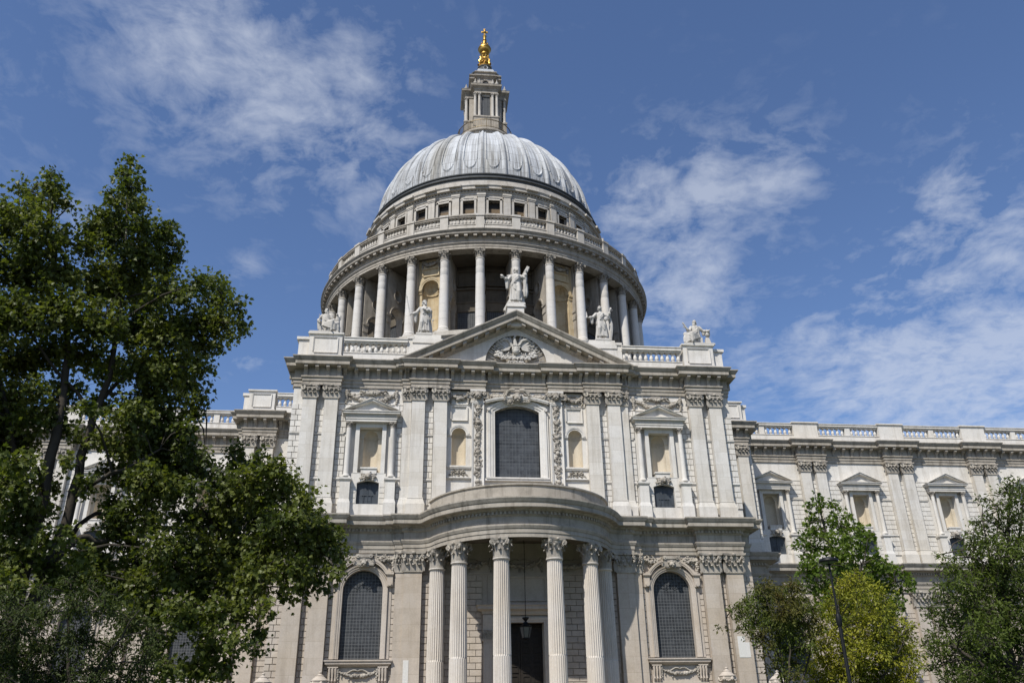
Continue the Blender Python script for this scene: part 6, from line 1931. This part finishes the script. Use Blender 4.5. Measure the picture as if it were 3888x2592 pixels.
plane_limbs = [[(-5, 1900, .34, 0), (10, 1600, .30), (40, 1360, .25), (75, 1230, .21), (110, 1090, .18), (135, 960, .15), (152, 850, .12), (150, 720, .08), (120, 560, .05), (112, 440, .025)],
               [(60, 1420, .20), (115, 1290, .19), (160, 1170, .16), (188, 1050, .14), (215, 960, .12), (250, 870, .10), (270, 740, .075), (285, 580, .05), (298, 400, .02)],
               [(75, 1235, .12), (50, 1120, .10, .4), (20, 960, .08, .8), (-20, 800, .06, +.5), (-40, 640, .04, +.5)],
               [(110, 1300, .10), (185, 1235, .085, +.1), (236, 1244, .08, +.2), (300, 1218, .075, +.4), (400, 1211, .07, +.7), (493, 1213, .06, +.8), (560, 1225, .045, +.8), (650, 1240, .03, +.7), (720, 1270, .02, +.6)],
               [(120, 1300, .09), (150, 1255, .08, .6), (200, 1190, .075, 1.0), (262, 1178, .06, 1.4), (330, 1200, .04, 1.6), (430, 1180, .03, 1.6)],
               [(215, 960, .09), (175, 900, .06), (110, 830, .05), (60, 740, .03)],
               [(230, 920, .085), (290, 860, .06, .6), (370, 790, .05, .8), (450, 740, .035, .8), (530, 730, .02, .6)],
               [(170, 1140, .10), (240, 1095, .07, -.5), (300, 1070, .05, -.8), (370, 1030, .03, -.8)],
               [(493, 1213, .045, +.8), (440, 1120, .03, +.6), (470, 1060, .02, +.4)], [(400, 1211, .05, +.7), (470, 1150, .04, +.6), (550, 1080, .025, +.5)],
               [(493, 1213, .04, +.8), (520, 1330, .03, +.8), (520, 1450, .02, +.7)]]
tree("plane_tree", "tall leafy plane tree filling the left edge, its low branch hanging across the wall", "tree", plane_cl, plane_limbs, 30.0, .165, 'plane', 'leaf_plane', 5, per=1.95, depth=2.2, droop=.45, twig=.36, spread=.20, hang=.12)

# thin dark shrubby tree at the lower left
shr = [(40, 1440, 44), (100, 1410, 36), (170, 1390, 34), (240, 1400, 36), (300, 1430, 34), (350, 1460, 32), (30, 1510, 46), (100, 1490, 40), (180, 1470, 40), (260, 1490, 40), (330, 1520, 38), (60, 1560, 44), (140, 1550, 44), (220, 1550, 44), (300, 1570, 40), (20, 1380, 28), (150, 1340, 20), (205, 1350, 22), (270, 1370, 20), (90, 1350, 20), (-40, 1450, 50), (-40, 1560, 50), (60, 1620, 60), (180, 1630, 60), (300, 1630, 50)]
tree("small_tree", "thin dark feathery small tree under the big plane tree", "tree", shr, [[(160, 1900, .07, 0), (165, 1650, .06), (158, 1480, .04), (165, 1330, .015)], [(165, 1640, .045), (100, 1500, .03, .4), (60, 1400, .012, .5)], [(165, 1620, .045), (250, 1500, .03, -.4), (320, 1400, .012, -.5)], [(163, 1560, .03), (200, 1440, .02), (240, 1350, .01)], [(165, 1640, .04), (30, 1560, .02, -.4), (-30, 1480, .012, -.4)]], 26.0, .12, 'narrow', 'leaf_shrub', 9, per=3.0, depth=1.2, droop=.6, twig=.30, spread=.12)

# fresh green tree behind the golden one
grn = [(590, 555, 20), (560, 590, 26), (610, 590, 24), (530, 600, 14), (590, 630, 34), (650, 590, 16), (675, 600, 24), (690, 640, 34), (640, 660, 30), (740, 655, 24), (760, 665, 16), (560, 680, 40), (620, 710, 48), (520, 700, 16), (690, 710, 46), (740, 720, 44), (800, 720, 40), (845, 735, 24), (535, 745, 40), (600, 770, 56), (680, 780, 60), (760, 780, 62), (830, 770, 46), (880, 770, 22), (510, 780, 26), (495, 815, 34), (460, 825, 14), (540, 830, 44), (610, 840, 56), (690, 850, 66), (770, 850, 66), (840, 830, 50), (560, 890, 44), (500, 890, 26), (520, 930, 48), (600, 920, 60), (690, 930, 66), (780, 930, 66), (860, 900, 56), (920, 890, 40), (945, 920, 34), (880, 960, 60), (960, 970, 52), (1010, 960, 36), (1040, 1000, 40), (1080, 1030, 28), (1095, 1010, 14), (980, 1040, 50), (1030, 1060, 34), (560, 990, 60), (650, 1010, 70), (750, 1020, 70), (850, 1030, 70), (920, 1060, 60), (560, 1070, 60), (640, 1100, 70), (800, 1120, 80), (960, 1120, 56), (1010, 1130, 36), (1050, 1180, 30), (1000, 1190, 40), (900, 1180, 70), (600, 1180, 60), (720, 1200, 70)]
tree("maple_tree", "fresh green tree whose leafy spire rises above the golden tree", "tree", D(grn), DL([[(720, 2300, .22, 0), (725, 1800, .20), (715, 1300, .16), (690, 1000, .11), (640, 800, .07), (600, 650, .04), (590, 560, .015)], [(715, 1250, .10), (800, 1000, .06, -.6), (850, 820, .03, -.8)], [(715, 1200, .10), (900, 1060, .06, .6), (1050, 1010, .03, .8)], [(705, 1150, .08), (600, 1000, .05, .5), (510, 860, .025, .6)], [(690, 1000, .06), (720, 800, .04), (690, 620, .015)], [(715, 1300, .08), (960, 1180, .04), (1040, 1160, .02)]]), 50.0, .22, 'maple', 'leaf_green', 15, per=1.3, depth=2.2, droop=.35, twig=.50, spread=.22)

# golden tree
yel = [(785, 965, 22), (770, 1000, 40), (730, 1030, 40), (820, 1010, 40), (860, 1040, 42), (690, 1060, 40), (770, 1060, 60), (660, 1100, 34), (720, 1110, 60), (800, 1110, 66), (880, 1090, 54), (930, 1090, 40), (640, 1150, 34), (690, 1170, 60), (770, 1180, 70), (860, 1170, 70), (940, 1150, 54), (985, 1170, 36), (620, 1200, 30), (660, 1240, 54), (740, 1250, 70), (830, 1250, 76), (920, 1240, 70), (1000, 1240, 50), (1050, 1260, 40), (1095, 1265, 26), (1110, 1255, 14), (600, 1290, 44), (670, 1320, 66), (760, 1330, 76), (860, 1330, 80), (950, 1330, 76), (1030, 1320, 56), (1085, 1310, 36), (570, 1350, 44), (630, 1390, 66), (720, 1410, 76), (820, 1410, 80), (920, 1410, 80), (1010, 1400, 70), (1080, 1390, 48), (1125, 1420, 36), (560, 1440, 40), (620, 1460, 66), (710, 1490, 76), (810, 1490, 80), (910, 1490, 80), (1010, 1480, 76), (1090, 1470, 54), (1140, 1480, 30), (520, 1500, 30), (570, 1530, 60), (650, 1560, 76), (750, 1570, 80), (860, 1570, 80), (960, 1570, 80), (1060, 1560, 66), (600, 1640, 80), (720, 1660, 90), (850, 1660, 90), (980, 1650, 90), (1090, 1630, 60)]
tree("golden_tree", "bushy golden yellow tree behind the street lamp", "tree", D(yel), DL([[(830, 2300, .16, 0), (830, 1900, .14), (820, 1600, .11), (800, 1300, .07), (785, 1000, .02)], [(825, 1700, .08), (680, 1500, .05, .4), (600, 1350, .02, .4)], [(825, 1700, .08), (960, 1500, .05, -.4), (1060, 1330, .02, -.4)], [(815, 1500, .06), (900, 1280, .04, .5), (950, 1150, .02)], [(815, 1500, .06), (720, 1280, .04, -.5), (690, 1120, .02)], [(828, 1850, .07), (960, 1680, .05), (1070, 1560, .02)], [(828, 1850, .07), (680, 1700, .05), (580, 1560, .02)]]), 40.0, .13, 'oval', 'leaf_yellow', 23, per=2.2, depth=1.3, droop=.35, twig=.36, spread=.13)

# olive green tree with several dark stems
olv = [(300, 1035, 30), (270, 1060, 36), (330, 1070, 40), (430, 1025, 24), (465, 1020, 18), (420, 1060, 40), (480, 1060, 34), (510, 1060, 18), (230, 1100, 34), (380, 1110, 54), (290, 1120, 54), (460, 1120, 50), (520, 1110, 30), (190, 1130, 34), (150, 1150, 26), (120, 1160, 20), (105, 1180, 14), (220, 1160, 46), (310, 1190, 60), (400, 1190, 60), (490, 1180, 50), (550, 1170, 36), (170, 1190, 34), (140, 1215, 22), (240, 1230, 46), (320, 1260, 56), (420, 1260, 60), (510, 1240, 54), (575, 1220, 34), (190, 1250, 30), (160, 1270, 20), (220, 1290, 30), (280, 1310, 40), (370, 1320, 50), (460, 1320, 54), (530, 1310, 44), (240, 1340, 22), (200, 1320, 16), (310, 1370, 34), (400, 1390, 46), (480, 1390, 44), (550, 1370, 36), (280, 1420, 20), (360, 1450, 34), (440, 1460, 40), (250, 1370, 14), (40, 1268, 12), (80, 1272, 9), (600, 1280, 30), (320, 1490, 24), (400, 1520, 34), (470, 1520, 34)]
tree("olive_tree", "olive green bushy tree with several dark stems, left of the golden tree", "tree", D(olv), DL([[(420, 2300, .10, 0), (420, 1800, .09), (410, 1580, .07), (395, 1480, .06), (340, 1380, .04), (250, 1260, .02)], [(415, 1640, .06), (370, 1500, .045, .3), (310, 1400, .035, .4), (230, 1300, .012, .4)], [(415, 1640, .06), (430, 1500, .045, -.3), (430, 1330, .03, -.3), (440, 1150, .012, -.3)], [(418, 1700, .06), (500, 1540, .04, .3), (545, 1350, .03, .4), (560, 1220, .012, .4)], [(395, 1480, .035), (360, 1280, .025), (300, 1100, .010)], [(250, 1275, .014), (150, 1275, .010), (45, 1270, .006)], [(545, 1350, .02, .4), (590, 1290, .012, .4)]]), 38.0, .15, 'narrow', 'leaf_olive', 31, per=3.6, depth=1.3, droop=.5, twig=.32, spread=.13)

# loose feathery tree on the right edge
fea = [(1640, 470, 40), (1680, 500, 40), (1600, 520, 34), (1560, 540, 20), (1690, 580, 50), (1620, 590, 44), (1570, 620, 40), (1520, 600, 20), (1490, 580, 16), (1465, 565, 12), (1640, 660, 50), (1560, 690, 44), (1500, 660, 30), (1450, 690, 24), (1420, 700, 16), (1700, 680, 56), (1490, 720, 44), (1430, 750, 34), (1400, 770, 22), (1600, 750, 60), (1690, 780, 60), (1520, 790, 56), (1450, 810, 46), (1400, 820, 30), (1350, 850, 22), (1640, 840, 66), (1560, 860, 66), (1470, 870, 56), (1390, 880, 44), (1330, 890, 34), (1270, 880, 22), (1240, 870, 12), (1700, 880, 66), (1600, 930, 70), (1510, 950, 66), (1420, 950, 60), (1340, 950, 46), (1280, 940, 34), (1240, 930, 16), (1680, 980, 76), (1560, 1020, 76), (1460, 1030, 66), (1370, 1030, 60), (1300, 1020, 44), (1250, 1030, 26), (1225, 1070, 26), (1290, 1080, 50), (1380, 1100, 66), (1480, 1110, 76), (1600, 1100, 80), (1700, 1080, 76), (1240, 1130, 40), (1180, 1160, 26), (1150, 1175, 14), (1230, 1200, 44), (1320, 1170, 60), (1420, 1190, 76), (1540, 1190, 80), (1660, 1190, 80), (1200, 1230, 24), (1270, 1250, 50), (1360, 1260, 70), (1470, 1270, 80), (1600, 1280, 80), (1700, 1280, 76), (1210, 1290, 30), (1190, 1350, 34), (1160, 1365, 18), (1250, 1340, 50), (1330, 1340, 66), (1430, 1350, 76), (1550, 1360, 80), (1670, 1370, 80), (1210, 1410, 36), (1180, 1395, 18), (1290, 1420, 60), (1390, 1440, 76), (1500, 1450, 80), (1620, 1460, 80), (1240, 1470, 44), (1210, 1490, 22), (1330, 1510, 66), (1440, 1530, 80), (1560, 1540, 80), (1680, 1550, 80), (1290, 1560, 44), (1390, 1600, 80), (1520, 1620, 80), (1640, 1640, 80), (1790, 600, 80), (1800, 780, 90), (1820, 960, 100), (1820, 1150, 100), (1810, 1340, 100), (1800, 1520, 90), (1920, 800, 90), (1940, 1000, 100), (1930, 1250, 100)]
tree("feathery_tree", "loose feathery green tree with bare twigs at the right edge", "tree", D(fea), DL([[(1680, 2400, .16, 0), (1680, 1900, .14), (1660, 1600, .12), (1620, 1300, .09), (1600, 1050, .07), (1620, 800, .045), (1650, 480, .015)], [(1640, 1500, .08), (1480, 1250, .055, .4), (1400, 1000, .03, .5), (1300, 890, .012, .5)], [(1650, 1560, .08), (1780, 1200, .06, -.3), (1820, 900, .03)], [(1620, 1300, .06), (1540, 1000, .04, -.4), (1500, 780, .025, -.5), (1480, 600, .008, -.5)], [(1660, 1600, .07), (1450, 1450, .05, -.5), (1300, 1360, .03, -.6), (1180, 1360, .010, -.6)], [(1600, 1050, .04), (1680, 780, .03, .3), (1700, 520, .01, .3)], [(1480, 1250, .035, .4), (1330, 1130, .025, .5), (1180, 1165, .008, .5)], [(1600, 1050, .04), (1560, 800, .025), (1580, 560, .008)], [(1540, 1000, .03, -.4), (1440, 850, .02, -.4), (1430, 720, .008, -.4)]]), 30.0, .13, 'narrow', 'leaf_fine', 41, per=2.7, depth=1.5, droop=.35, twig=.32, spread=.13)
